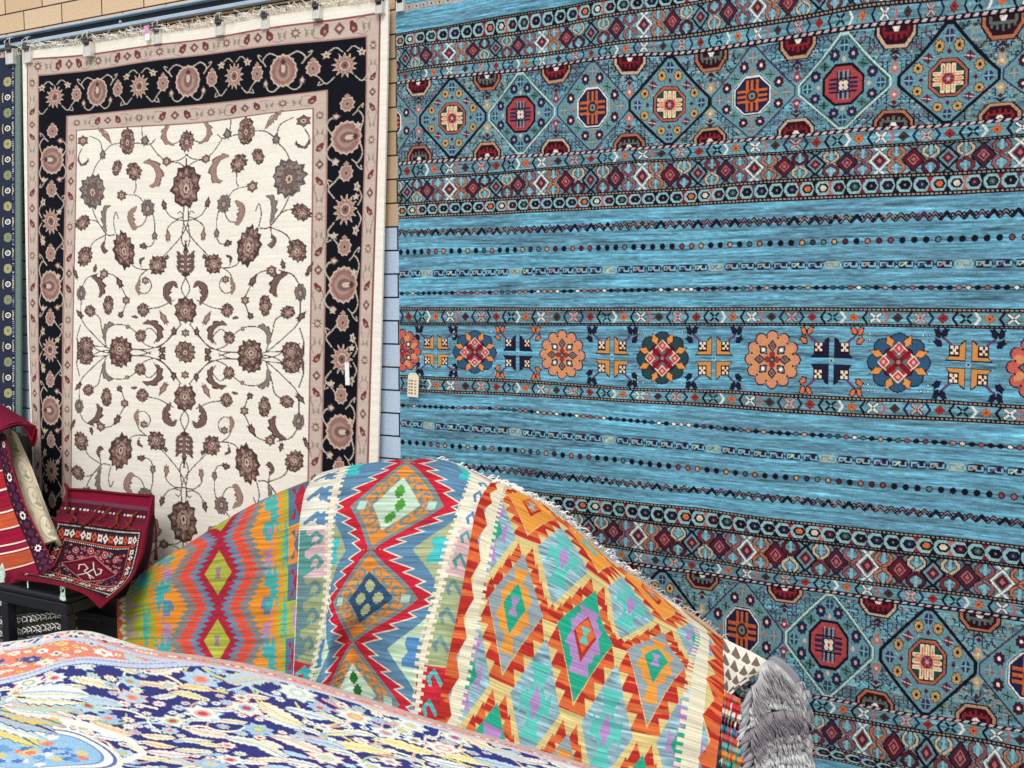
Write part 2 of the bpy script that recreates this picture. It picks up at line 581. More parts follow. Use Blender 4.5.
def medallion(X, zc, kind, H=0.144):
    """a stepped diamond with an octagon in the middle and small flowers all round"""
    hw = 0.128
    p = P0.at(X, zc, hw, -H)
    out = {'K': K, 'L': (190, 226, 214), 'D': (66, 50, 74)}[kind]
    w = {'K': .068, 'L': .024, 'D': .034}[kind]
    pts = [(-1.0, -.1), (-.08, -.97), (.08, -.97), (1.0, -.1), (1.0, .1), (.08, .97), (-.08, .97), (-1.0, .1)]
    p.poly(pts, (98, 150, 172))
    if kind == 'L':
        p.line(pts, .062, K, True); p.line(pts, .04, (196, 228, 214), True)
        p.line([(x * .93, y * .93) for x, y in pts], .018, K, True)
    else:
        p.line(pts, w, out, True)
    # noise of tiny stitches inside
    for _ in range(60):
        a, b = random.uniform(-.8, .8), random.uniform(-.8, .8)
        if abs(a) + abs(b) < .86: p.rect(a, b, a + random.uniform(.03, .09), b + .025, random.choice([(70, 120, 140), (150, 195, 205), (80, 100, 120)]))
    fl = {'K': (206, 160, 100), 'L': NV, 'D': (86, 22, 42)}[kind]
    fc = {'K': K, 'L': PK, 'D': WH}[kind]
    for sx in (-1, 1):
        for sy in (-1, 1):
            for a, b in ((.2, .62), (.62, .24)):
                q = p.at(sx * a, sy * b)
                q.star(0, 0, .128, .138, 8, .78, K, .2)
                q.star(0, 0, .108, .118, 8, .75, fl, .2)
                q.ell(0, 0, .038, .042, fc, 6)
            q = p.at(sx * .42, sy * .42)
            cc = {'K': (112, 58, 84), 'L': (70, 120, 120), 'D': (110, 150, 140)}[kind]
            q.dia(0, 0, .13, .11, cc); q.line([(-.1, -.02), (.1, .02)], .02, CR if kind == 'K' else K); q.line([(0, -.08), (0, .08)], .02, K)
    for a, b in ((0, -.78), (0, .78), (-.8, 0), (.8, 0)):
        q = p.at(a, b)
        cc = {'K': (62, 46, 84), 'L': (40, 66, 84), 'D': (140, 120, 104)}[kind]
        q.poly([(-.11, 0), (-.05, -.1), (.05, -.1), (.11, 0), (.05, .1), (-.05, .1)], cc)
        q.line([(-.1, 0), (.1, 0)], .022, SK); q.line([(0, -.1), (0, .1)], .022, SK)
    for a, b in ((0, -.53), (0, .53), (-.55, 0), (.55, 0)):
        cc = {'K': (96, 24, 34), 'L': (226, 190, 160), 'D': (206, 120, 84)}[kind]
        p.dia(a, b, .05, .06, cc)
    # octagon, hw/H corrected so it is nearly round
    if kind == 'K':
        p = p.at(0, 0, .92, .92)
        octagon(p, .45, K); octagon(p, .425, (184, 100, 80)); octagon(p, .37, K); octagon(p, .35, (36, 74, 66))
        b1, b2 = (216, 138, 104), (240, 226, 190)
        p.rect(-.3, -.12, .3, .12, b1); p.rect(-.15, -.3, .15, .3, b1)
        for t_ in (-.12, 0, .12):
            for s_ in (-1, 1):
                p.rect(t_ - .04, s_ * .13, t_ + .04, s_ * .34, b2); p.rect(t_ - .013, s_ * .12, t_ + .013, s_ * .28, (206, 120, 80))
                p.rect(s_ * .15, t_ - .035, s_ * .34, t_ + .035, b2); p.rect(s_ * .15, t_ - .01, s_ * .3, t_ + .01, b1)
        octagon(p, .125, (120, 40, 56)); p.ell(0, 0, .05, .05, (190, 170, 180), 6)
        for a in range(6): p.ell(.08 * math.cos(a * 1.047), .08 * math.sin(a * 1.047), .026, .026, (190, 80, 100), 5)
    elif kind == 'L':
        octagon(p, .46, K); octagon(p, .4, (178, 72, 76))
        p.rect(-.32, -.13, .32, .13, NV); p.rect(-.15, -.3, .15, .3, NV)
        for t_ in (-.1, 0, .1):
            p.rect(t_ - .02, -.33, t_ + .02, -.12, (150, 150, 150)); p.rect(t_ - .02, .12, t_ + .02, .33, (150, 150, 150))
            p.rect(-.34, t_ - .02, -.14, t_ + .02, (178, 72, 76)); p.rect(.14, t_ - .02, .34, t_ + .02, (178, 72, 76))
        p.rect(-.3, -.16, .3, -.13, K); p.rect(-.3, .13, .3, .16, K)
        for a, b in ((-.05, -.05), (.05, -.05), (-.05, .05), (.05, .05)): p.ell(a, b, .058, .058, (236, 220, 196), 6)
        p.ell(0, 0, .03, .03, RD, 6)
    else:
        octagon(p, .475, (150, 200, 214)); octagon(p, .455, K); octagon(p, .435, WH); octagon(p, .4, (34, 36, 72))
        oc = (212, 104, 56)
        for t_ in (-.12, 0, .12):
            p.rect(t_ - .032, -.36, t_ + .032, .36, oc); p.rect(-.36, t_ - .032, .36, t_ + .032, oc)
        p.rect(-.33, -.16, .33, .16, K) if False else None
        octagon(p, .13, (70, 40, 44)); octagon(p, .08, (120, 140, 130)); p.ell(0, 0, .03, .03, K, 6)


def half_oct(X, zc, up, k):
    """half octagon growing from a guard line; up=1 grows upwards"""
    p = P0.at(X, zc, 0.051, 0.054 * up)
    oc = [(206, 176, 150), (184, 112, 84), (196, 150, 118)][k % 3]
    o = [(-1, 0), (-1, .45), (-.55, .98), (.55, .98), (1, .45), (1, 0)]
    p.poly([(x * 1.1, y * 1.06) for x, y in o], K)
    p.poly(o, oc)
    p.poly([(x * .86, y * .86) for x, y in o], (46, 16, 30))
    red = [(128, 30, 40), (96, 106, 100), (140, 36, 44)][k % 3]
    p.rect(-.6, .3, .6, .44, red)
    for t_ in (-.55, -.28, 0, .28, .55): p.rect(t_ - .07, .3, t_ + .07, .7 - abs(t_) * .3, red)
    for t_ in (-.62, .62): p.rect(t_ - .08, .08, t_ + .08, .4, red)
    p.poly([(-.28, .0), (-.1, .3), (.1, .3), (.28, 0)], WH); p.poly([(-.08, .0), (0, .18), (.08, 0)], RD)
    p.poly([(-.4, 1.42), (0, 1.04), (.4, 1.42), (0, 1.25)], (60, 26, 40)); p.dia(0, 1.45, .16, .16, (90, 30, 44))


def maze(z0, z1, x0, x1, tone, seed):
    r = random.Random(seed)
    g = 0.0125
    n = int((x1 - x0) / g); m_ = int(abs(z1 - z0) / g)
    pal = {0: [(34, 36, 52), (50, 34, 54), (110, 64, 82)], 1: [(34, 40, 46), (160, 160, 138), (60, 46, 54)], 2: [(44, 44, 80), (84, 58, 96), (44, 70, 96)]}[tone]
    for j in range(m_):
        for i in range(n // 2 + 1):
            for s_ in (0, 1):
                x = x0 + (i if s_ == 0 else n - 1 - i) * g; z = z0 + j * g
                h = (i * 7 + j * 13 + (i * j) % 5 + seed) % 11
                d = 1 if s_ == 0 else -1
                q = P0.at(x + g / 2, z + g / 2, g / 2 * d, g / 2)
                cc = pal[(i + j * 2 + h) % 3]
                if h < 5: q.line([(-1, -.6), (0, -.6), (0, .7), (1, .7)], .5, cc)
                elif h < 8: q.line([(-.9, .5), (.2, .5), (.2, -1)], .5, cc)
                elif h < 9: q.dia(0, 0, .6, .6, (206, 176, 160) if tone != 2 else (150, 80, 110))


MX = [(-2.12, 'D'), (-1.851, 'K'), (-1.582, 'L'), (-1.315, 'D'), (-1.056, 'K'), (-.792, 'D'), (-.526, 'L'), (-.247, 'K'), (.02, 'D'), (.28, 'L')]


def medallion_field(ztop, zbot):
    zc = (ztop + zbot) / 2
    h = (ztop - zbot) / 2
    for k in range(len(MX) - 1):
        xa, xb = MX[k][0], MX[k + 1][0]
        maze(zbot + .004, ztop - .004, xa, xb, k % 3, k * 5 + 1)
    for k in range(len(MX) - 1):
        xm = (MX[k][0] + MX[k + 1][0]) / 2
        p = P0.at(xm, zc, .02, .02)
        # clean teal channel where two diamonds meet and the little figures in it
        p.poly([(-1.2, 0), (0, 4.6), (1.2, 0), (0, -4.6)], (104, 156, 176))
        for sy in (-1, 1):
            p.poly([(-.8, sy * 1.7), (0, sy * 1.2), (.8, sy * 1.7), (.35, sy * 2.2), (.35, sy * 2.9), (-.35, sy * 2.9), (-.35, sy * 2.2)], [(190, 120, 110), (204, 170, 130), (140, 60, 84)][k % 3])
            p.ell(0, sy * 2.0, .25, .25, CR, 6)
    for X, kd in MX: medallion(X, zc, kd, h * .965)
    for k in range(len(MX) - 1):
        xm = (MX[k][0] + MX[k + 1][0]) / 2
        half_oct(xm, ztop, -1, k); half_oct(xm, zbot, 1, k + 1)


def zigzag(z, h=0.021):
    step = .030
    n = int((tu1 - tu0) / step) + 1
    pal = [K, K, K, (60, 40, 70), (140, 140, 100), K, (120, 60, 70)]
    for k in range(n):
        x = tu0 + k * step
        p = P0.at(x, z, step, h)
        cc = pal[(k * 5 + k // 3) % 7]
        p.line([(0, -.42), (.5, .42), (1, -.42)], .42, K)
        p.line([(0, -.42), (.5, .42), (1, -.42)], .1, pal[(k + 3) % 7] if k % 2 else (160, 120, 130))
        p.line([(.02, .38), (.24, .0)], .16, cc); p.line([(.76, 0), (.98, .38)], .16, cc)


def dots(z, step=0.0313, r=0.0095):
    n = int((tu1 - tu0) / step) + 1
    pal = [K, (60, 50, 60), (190, 110, 80), K, (140, 60, 60), K, (70, 90, 84), (196, 150, 100), MR, (90, 120, 120), K, (170, 90, 80)]
    P0.rect(tu0, z - .0012, tu1, z + .0012, (70, 110, 128))
    for k in range(n):
        x = tu0 + (k + .3) * step
        P0.at(x, z).ell(0, 0, r, r * 1.12, K, 8)
        P0.at(x, z).ell(0, 0, r * .62, r * .7, pal[(k * k * 7 + k * 3 + k // 5) % 12], 8)


def beads(z, step=0.0243, r=0.0092):
    n = int((tu1 - tu0) / step) + 1
    pal = [K, (190, 120, 100), K, (236, 226, 210), (120, 50, 60), K, (200, 150, 110), (84, 110, 110), K, (160, 80, 84), K, (226, 190, 170), (50, 80, 100)]
    P0.rect(tu0, z - .002, tu1, z + .002, K)
    for k in range(n):
        x = tu0 + (k + .5) * step
        P0.at(x, z).ell(0, 0, r * 1.06, r * .78, K, 8)
        P0.at(x, z).ell(0, 0, r * .72, r * .5, pal[(k * k * 5 + k * 2 + k // 7) % 13], 8)


def schain(z, step=0.0505):
    n = int((tu1 - tu0) / step) + 1
    pal = [(196, 120, 110), (60, 90, 110), (200, 214, 150), (110, 80, 120), (190, 150, 110), (150, 170, 180)]
    for k in range(n):
        x = tu0 + (k + .5) * step
        p = P0.at(x, z, .0228, .0140)
        light = k % 7 == 2
        oc = (160, 178, 160) if light else (34, 24, 44)
        p.poly([(-1.12, 0), (-.8, .9), (.8, .9), (1.12, 0), (.8, -.9), (-.8, -.9)], oc)
        ic = TEAL if light else (120, 170, 190)
        p.line([(-.75, -.3), (-.75, .4), (-.1, .4), (.1, -.4), (.75, -.4), (.75, .3)], .3, ic)
        p.line([(-.5, -.35), (.1, .45)], .22, pal[(k * 5) % 6])


# bands from the top
guard(2.72, 'bw', .009)
DK = 1
P0.rect(tu0, 2.775, tu1, 2.73, (120, 70, 80))
# pale chain of chevrons near the top
for k in range(80):
    x = tu0 + k * .031
    p = P0.at(x, 2.682, .0155, .017)
    p.poly([(-.9, -.9), (0, -.1), (.9, -.9), (.9, .9), (0, .1), (-.9, .9)], (176, 164, 150) if k % 2 else (196, 150, 120))
    p.dia(0, .0, .5, .55, (186, 196, 196)); p.dia(0, 0, .3, .34, MR if k % 3 else K)
for za, zb in ((2.594, 2.548), (1.997, 1.950), (.966, .911), (.300, .245)): oct_row(za, zb)
for za, zb in ((2.548, 2.464), (2.088, 1.997), (.911, .8105), (.392, .300)): diamond_row(za, zb)
for za, zb in ((2.464, 2.4255), (2.138, 2.088), (1.618, 1.568), (1.363, 1.313), (.8105, .762), (.444, .392)): small_row(za, zb)
medallion_field(2.4255, 2.138)
medallion_field(.762, .444)
for z in (2.594, 2.548, 2.464, 2.088, 1.997, 1.950, 1.618, 1.568, 1.363, 1.313, .966, .911, .8105, .392, .300, .245): guard(z)
for z in (2.4255, 2.138, .762, .444): guard(z, 'barber', .0125)
zigzag(1.890); dots(1.823); schain(1.748); beads(1.679)
beads(1.251); schain(1.184); dots(1.113); zigzag(1.040)


def cb_rosette(X, pal):
    p = P0.at(X, 1.4655, .083, -.083)
    base, rim, pet = pal
    for a in range(12):
        th = a * math.pi / 6
        p.ell(.82 * math.cos(th), .82 * math.sin(th), .22, .22, K, 10)
    for a in range(12):
        th = a * math.pi / 6
        p.ell(.8 * math.cos(th), .8 * math.sin(th), .19, .19, base, 10)
    p.ell(0, 0, .84, .84, base, 24)
    for a in range(8):
        th = a * math.pi / 4 + .39
        p.at(.66 * math.cos(th), .66 * math.sin(th), 1, 1, th).poly([(-.2, -.05), (0, -.14), (.2, -.1), (.14, .1), (-.1, .13)], rim)
    for a in range(8):
        th = a * math.pi / 4
        q = p.at(.46 * math.cos(th), .46 * math.sin(th), 1, 1, th)
        q.dia(0, 0, .22, .17, K); q.dia(0, 0, .15, .11, (90, 130, 136)); q.ell(0, 0, .07, .07, WH if a % 2 else RD, 6)
    for a in range(4):
        th = a * math.pi / 2
        p.ell(.17 * math.cos(th), .17 * math.sin(th), .12, .12, (140, 52, 48), 8)
    p.ell(0, 0, .1, .1, K, 8); p.ell(0, 0, .06, .06, (110, 140, 140), 6)
    for a in range(12):
        th = a * math.pi / 6 + .26
        p.dia(.78 * math.cos(th), .78 * math.sin(th), .05, .05, K)


def cb_flower(X, base):
    p = P0.at(X, 1.4655, .088, -.083)
    for a in range(8):
        th = a * math.pi / 4
        p.ell(.66 * math.cos(th), .66 * math.sin(th), .33, .33, K, 12)
    for a in range(8):
        th = a * math.pi / 4
        p.ell(.66 * math.cos(th), .66 * math.sin(th), .29, .29, base, 12)
    p.ell(0, 0, .7, .7, base, 20)
    for a in range(8):
        th = a * math.pi / 4 + .39
        q = p.at(.73 * math.cos(th), .73 * math.sin(th), 1, 1, th)
        q.poly([(-.24, 0), (-.02, -.15), (.27, 0), (-.02, .15)], K); q.poly([(-.2, 0), (-.02, -.12), (.22, 0), (-.02, .12)], (222, 140, 70))
    for a in range(4):
        th = a * math.pi / 2 + math.pi / 4
        p.ell(.38 * math.cos(th), .38 * math.sin(th), .2, .2, (44, 20, 32), 8)
    p.dia(0, 0, .66, .66, (225, 205, 195)); p.dia(0, 0, .6, .6, (140, 60, 62)); p.dia(0, 0, .34, .34, (90, 110, 110))
    p.line([(-.3, -.3), (.3, .3)], .16, (128, 20, 36)); p.line([(-.3, .3), (.3, -.3)], .16, (128, 20, 36))
    for a, b in ((0, -.46), (0, .46), (-.46, 0), (.46, 0)):
        p.dia(a, b, .2, .22, CR); p.dia(a, b, .16, .18, (190, 66, 72)); p.dia(a, b, .06, .08, PK)
    p.rect(-.12, -.12, .12, .12, (110, 20, 34)); p.ell(0, 0, .07, .07, (150, 120, 120), 6)
    for sx in (-1, 1):
        for sy in (-1, 1):
            for a, b in ((.72, .92), (.92, .72), (.92, .92)):
                p.ell(sx * a, sy * b, .05, .055, K, 6); p.ell(sx * a, sy * b, .03, .03, WH, 5)


def cb_cross(X, cc, lf):
    p = P0.at(X, 1.4655, .07, -.083)
    for sx in (-1, 1):
        for sy in (-1, 1):
            q = p.at(0, 0, sx, sy)
            q.poly([(.1, .1), (.88, .1), (.74, .24), (.74, .62), (.3, .62), (.3, .7), (.1, .8)], K)
            q.poly([(.13, .13), (.82, .13), (.7, .24), (.34, .24), (.34, .58), (.13, .74)], cc)
            q.rect(.38, .28, .7, .6, (60, 28, 44))
            for a, b in ((.45, .35), (.63, .35), (.54, .44), (.45, .53), (.63, .53)): q.rect(a - .05, b - .045, a + .05, b + .045, CR)
            q.line([(.66, .62), (.98, .86)], .09, PU)
            for a, b, r_ in ((1.14, .66, .6), (.92, 1.0, 2.1), (1.16, .98, 1.2)):
                z_ = q.at(a, b, .21, .19, r_ + (0))
                z_.poly([(-.9, 0), (-.2, -.7), (.5, -.5), (1.1, -.55), (.8, 0), (1.1, .55), (.5, .5), (-.2, .7)], K)
                z_.poly([(-.6, 0), (-.1, -.45), (.7, -.3), (.7, .3), (-.1, .45)], lf)
    p.ell(0, 0, .1, .09, (150, 190, 200), 6); p.ell(0, 0, .05, .05, MR, 5)


ORos = ((204, 138, 108), (206, 142, 92), RD); RRos = ((196, 92, 82), (206, 142, 96), RD)
for X, kd in ((-2.071, 'r2'), (-1.922, 'o'), (-1.765, 'f1'), (-1.593, 'd'), (-1.421, 'r'), (-1.24, 'o'), (-1.067, 'f2'), (-.899, 'o'), (-.714, 'r'),
              (-.54, 'd'), (-.352, 'f1'), (-.168, 'o'), (0.012, 'r2'), (.19, 'd')):
    if kd == 'r': cb_rosette(X, ORos)
    elif kd == 'r2': cb_rosette(X, RRos)
    elif kd == 'f1': cb_flower(X, (48, 84, 116))
    elif kd == 'f2': cb_flower(X, (40, 66, 72))
    elif kd == 'o': cb_cross(X, (206, 140, 76), (30, 26, 50))
    else: cb_cross(X, (30, 28, 52), OR)

vm = np.ones(nv)
for hi, lo in ((2.594, 1.950), (1.618, 1.568), (1.363, 1.313), (.966, .245)): vm[(c.v < hi) & (c.v > lo)] = .93
c.a *= vm[:, None, None]
bnd = (vm < 1)[:, None] & (np.abs(c.a[..., 2] - c.a[..., 0] - 73) < 40) & (c.a[..., 0] > 60)
c.a[bnd] += np.array((10, 4, -5.))
dk = (np.random.default_rng(77).random((nv, nu)) < .10) & (vm[:, None] < 1)
c.a[dk] *= .66
tn = np.random.default_rng(5).normal(size=(nv, nu, 1))
c.a = np.clip(c.a * (1 + .045 * tn) + (0.06 * (st1 * 60))[..., None] * .35, 8, 250)
Wu, Wv = herm(XK, np.clip(c.u, XK[0], XK[-1])), herm(rows_v, c.v)
Z = Wv @ rows_z @ Wu.T
Xg = np.tile(c.u, (nv, 1))
# left edge of the rug leans a little; the cloth hangs in very shallow vertical waves
fold = 0.010 * np.sin(Xg * 9.0 + 0.8) * np.clip((Z - 0.2) / 2.4, 0, 1) + 0.006 * np.sin(Xg * 17 + Z * 1.3)
P = np.stack([Xg, -0.045 + 0 * Xg - fold * 0.8, Z], -1)
teal_root = empty('carpet', (-0.9, -0.05, 0.05), 'large turquoise tribal carpet with rows of diamond medallions, hanging right of the ivory carpet', 'rug')
cloth('woven_field', P, c.a, M['pile'], teal_root, thick=0.01, back=(120, 140, 150))
# ================================================================== ivory carpet with the black border
def u_of(px): return 1585**2 * (1 / 1585 - 1 / (px + 1400))
def v_of(px, py): return (py - 300) * 1585 / (px + 1400) - 54
# woven lines: height in the photo of each line for a few columns
RW = [
 (-326, [(22, 52), (60, 47), (88, 43), (120, 40), (160, 35.5), (185, 31), (220, 24), (256, 18.5), (290, 14), (320, 8), (355, 4), (388, 0)]),
 (-311, [(28, 59.5), (60, 57), (92, 53.5), (125, 50), (160, 46), (190, 41), (220, 35), (256, 30), (282, 26.5), (320, 21), (350, 16.5), (379, 12.5)]),
 (-297, [(38, 75), (75, 71), (110, 66.5), (150, 60), (180, 57), (205, 54), (245, 49), (282, 44), (320, 40), (365, 35), (388, 33)]),
 (-247, [(38, 120), (66, 116), (110, 112), (150, 109), (185, 106), (225, 103), (256, 100), (290, 95), (325, 90), (388, 84)]),
 (-230, [(38, 133), (75, 130), (120, 128), (160, 126.5), (200, 122), (256, 116), (312, 108), (388, 100)]),
 (0, [(30, 349), (185, 354), (388, 361)]),
 (230, [(30, 556), (185, 584), (388, 621)]),
 (297, [(30, 617), (185, 651), (388, 697)]),
 (330, [(30, 647), (185, 684), (388, 734)]),
]
CL = [
 (-180, [(45, 23), (190, 24.5), (350, 28), (480, 33), (650, 42)]),
 (-172, [(59, 28), (190, 28), (350, 30), (480, 36), (650, 45)]),
 (-160.5, [(75, 38.5), (190, 37.7), (350, 38.5), (480, 42), (650, 50)]),
 (-129, [(116, 66), (190, 65), (350, 63), (480, 63), (650, 66)]),
 (-118.5, [(130, 75), (190, 74), (350, 72.5), (480, 71), (650, 72)]),
 (0, [(30, 189), (130, 187), (350, 185), (480, 183.5), (650, 181)]),
 (118.5, [(20, 312), (108, 312), (350, 309.5), (460, 308), (650, 306)]),
 (128.5, [(20, 325), (90, 325), (220, 324.5), (350, 322.5), (460, 320.5), (650, 318)]),
 (160, [(20, 364.5), (90, 364.5), (220, 361.5), (350, 358), (460, 356), (650, 352)]),
 (172.5, [(12, 379), (90, 378), (220, 375.5), (350, 371), (460, 369), (650, 364)]),
 (181, [(0, 388), (90, 386.5), (220, 384), (350, 381), (460, 379), (650, 374)]),
]
net = np.zeros((len(RW), len(CL), 3))
for i, (rv, rp) in enumerate(RW):
    for j, (cu, cp) in enumerate(CL):
        x, y = 190.0, 300.0
        for _ in range(8):
            y = np.interp(x, [q[0] for q in rp], [q[1] for q in rp])
            x = np.interp(y, [q[0] for q in cp], [q[1] for q in cp])
        net[i, j] = on_wall(x, y, 0.05)
Cu0, Cu1, Cv0, Cv1 = -180, 181, -326, 330
nu, nv = 560, 1000
IV = (238, 232, 219)
c = Canvas(Cu0, Cu1, Cv0, Cv1, nu, nv, IV)
p0 = Pen(c)
PKB = (196, 178, 165); BLK = (12, 14, 24)
D1 = (74, 56, 52); D2 = (124, 96, 88); D3 = (166, 136, 124); D4 = (204, 182, 164); G1 = (92, 84, 82); G2 = (140, 130, 122)
DR = (112, 56, 56)
p0.rect(-172, -311, 172.5, 311, PKB)
p0.line([(-172, -311), (172.5, -311), (172.5, 311), (-172, 311)], 1.6, (140, 84, 84), True)
p0.rect(-160.5, -297, 160.5, 297, BLK)
p0.line([(-160.5, -297), (160.5, -297), (160.5, 297), (-160.5, 297)], 1.5, (170, 130, 122), True)
p0.rect(-129, -247, 129, 247, PKB)
p0.line([(-129, -247), (129, -247), (129, 247), (-129, 247)], 1.4, (170, 130, 122), True)
p0.rect(-118.5, -230, 118.5, 230, IV)
p0.line([(-118.5, -230), (118.5, -230), (118.5, 230), (-118.5, 230)], 1.1, (150, 104, 100), True)


def palmette(p, w, h, tone=0, n=13):
    """w, h half sizes; a serrated many-layered flower head"""
    a, b, c2, d = [(D1, D2, D3, D4), (G1, G2, D2, D4), (D1, D3, D2, D4)][tone]
    rj = random.Random(int(abs(w * 97 + h * 31)))
    def ragged(kx, ky, cc, cy=0.0, nn=n, inner=.84, jit=.09):
        pts = []
        for i in range(2 * nn):
            th = math.pi * i / nn
            r_ = (1 if i % 2 == 0 else inner) * (1 + rj.uniform(-jit, jit))
            pts.append((w * kx * r_ * math.sin(th), cy - h * ky * r_ * math.cos(th)))
        p.poly(pts, cc)
    ragged(1.16, 1.14, a)
    ragged(.98, .96, b)
    for i in range(nn_ := n):
        th = 2 * math.pi * i / n
        q = p.at(w * .74 * math.sin(th), -h * .74 * math.cos(th), 1, 1, th)
        q.dia(0, 0, w * .12, h * .16, a if i % 2 else c2)
    ragged(.66, .68, a, h * .05, 9, .8)
    ragged(.57, .58, c2, h * .05, 9, .8)
    ragged(.36, .4, a, h * .08, 7, .7)
    ragged(.27, .3, d, h * .08, 7, .7)
    p.dia(0, h * .1, w * .11, h * .16, a)
    for s_ in (-1, 1):
        p.spl([(s_ * w * .12, -h * .85), (s_ * w * .3, -h * .45), (s_ * w * .22, -h * .1)], .7, a)


def rosette(p, r, tone=0, n=8):
    a, b, d = [(D1, D2, D4), (G1, G2, D4), (DR, (150, 96, 88), D4)][tone]
    p.star(0, 0, r * 1.12, r * 1.12, n, .72, a)
    p.star(0, 0, r * .95, r * .95, n, .74, b)
    p.ell(0, 0, r * .5, r * .5, a, 10); p.ell(0, 0, r * .4, r * .4, d, 10); p.ell(0, 0, r * .18, r * .18, a, 6)


def bud(p, w, h, rot=0, tone=0):
    q = p.at(0, 0, 1, 1, rot)
    a, b = [(D1, D2), (G1, G2), (D2, D3)][tone]
    q.poly([(0, -h * 1.1), (w * .55, -h * .4), (w, -h * .1), (w * .7, h * .3), (w * .8, h * .8), (w * .2, h * .7), (0, h * 1.1), (-w * .2, h * .7), (-w * .8, h * .8), (-w * .7, h * .3), (-w, -h * .1), (-w * .55, -h * .4)], a)
    q.dia(0, 0, w * .5, h * .6, b)


def leaf(p, pts, w, tone=0, teeth=5):
    """a serrated crescent leaf along a spline"""
    pts = np.asarray(pts, float)
    k = np.arange(len(pts), dtype=float)
    s = herm(k, np.linspace(0, len(pts) - 1, 26)) @ pts
    t = np.gradient(s, axis=0); t /= np.linalg.norm(t, axis=1, keepdims=True) + 1e-9
    n_ = np.stack([-t[:, 1], t[:, 0]], 1)
    x = np.linspace(0, 1, 26)
    prof = np.sin(np.pi * np.clip(x * .96 + .04, 0, 1)) ** .7
    ser = 1 + .8 * ((x * teeth) % 1)
    a, b = [(D1, D2), (G1, G2), (D2, D3)][tone]
    out = s + n_ * (w * prof * ser)[:, None]; inn = s - n_ * (w * .35 * prof)[:, None]
    p.poly(np.vstack([out, inn[::-1]]), a)
    out = s + n_ * (w * .68 * prof * ser)[:, None]; inn = s - n_ * (w * .12 * prof)[:, None]
    p.poly(np.vstack([out, inn[::-1]]), b)
    p.line(s[3:-3] + n_[3:-3] * w * .25, .5, a)


def stem(p, pts, w=1.05, c_=(92, 74, 68)): p.spl(pts, w, c_)


S = lambda *a: [(u_of(x), v_of(x, y)) for x, y in a]
stems = [
 S((187, 205), (187, 222), (179, 238), (163, 257)), S((187, 222), (189, 238), (187, 246)), S((184, 240), (186, 245)),
 S((187, 220), (176, 220), (168, 227), (167, 234)), S((175, 219), (182, 216), (180, 211), (177, 213)), S((165, 209), (170, 216), (177, 219)),
 S((158, 266), (148, 270), (137, 269), (131, 264)), S((148, 270), (141, 277), (138, 290), (146, 294), (152, 287), (149, 279), (145, 281)), S((142, 268), (140, 261), (145, 258)),
 S((91, 214), (96, 225), (106, 238), (114, 238)), S((115, 236), (113, 225), (115, 216), (118, 222)), S((106, 238), (93, 246), (88, 256)), S((106, 238), (95, 226), (82, 226)), S((105, 238), (104, 248)),
 S((186, 275), (181, 288), (185, 298)), S((174, 300), (160, 307), (148, 309)),
 S((82, 302), (83, 320), (94, 334), (108, 347), (118, 349)), S((118, 349), (100, 352), (90, 360)), S((108, 347), (92, 345), (82, 338)), S((90, 312), (100, 318), (103, 330), (108, 347)), S((82, 325), (79, 340), (85, 352)),
 S((110, 328), (116, 325), (128, 326), (140, 335), (146, 344), (160, 347), (174, 332), (178, 328)), S((142, 336), (150, 328), (158, 336), (155, 343)),
 S((132, 349), (150, 349), (166, 342), (181, 324)), S((132, 349), (142, 350), (152, 354)), S((180, 324), (178, 316)),
 S((102, 158), (110, 150), (120, 147)), S((101, 162), (94, 172), (90, 183)), S((101, 160), (98, 147), (88, 142)), S((80, 155), (77, 164), (80, 171), (85, 168)), S((110, 148), (106, 138), (100, 134)),
 S((150, 146), (158, 156), (166, 162)), S((166, 162), (178, 160), (186, 154)), S((166, 162), (178, 163), (186, 169)), S((148, 216), (143, 226), (134, 230)), S((153, 214), (155, 224), (155, 234)), S((155, 240), (152, 246), (146, 248)), S((144, 204), (137, 198), (124, 198)), S((135, 178), (136, 190), (134, 196)),
 S((98, 283), (104, 276), (114, 277), (118, 282)), S((122, 288), (127, 300), (124, 313)), S((83, 288), (88, 280), (98, 276)), S((143, 144), (150, 146), (155, 141)), S((120, 147), (140, 146)),
 S((162, 141), (170, 145), (178, 142)), S((143, 143), (142, 130), (148, 128)),
]
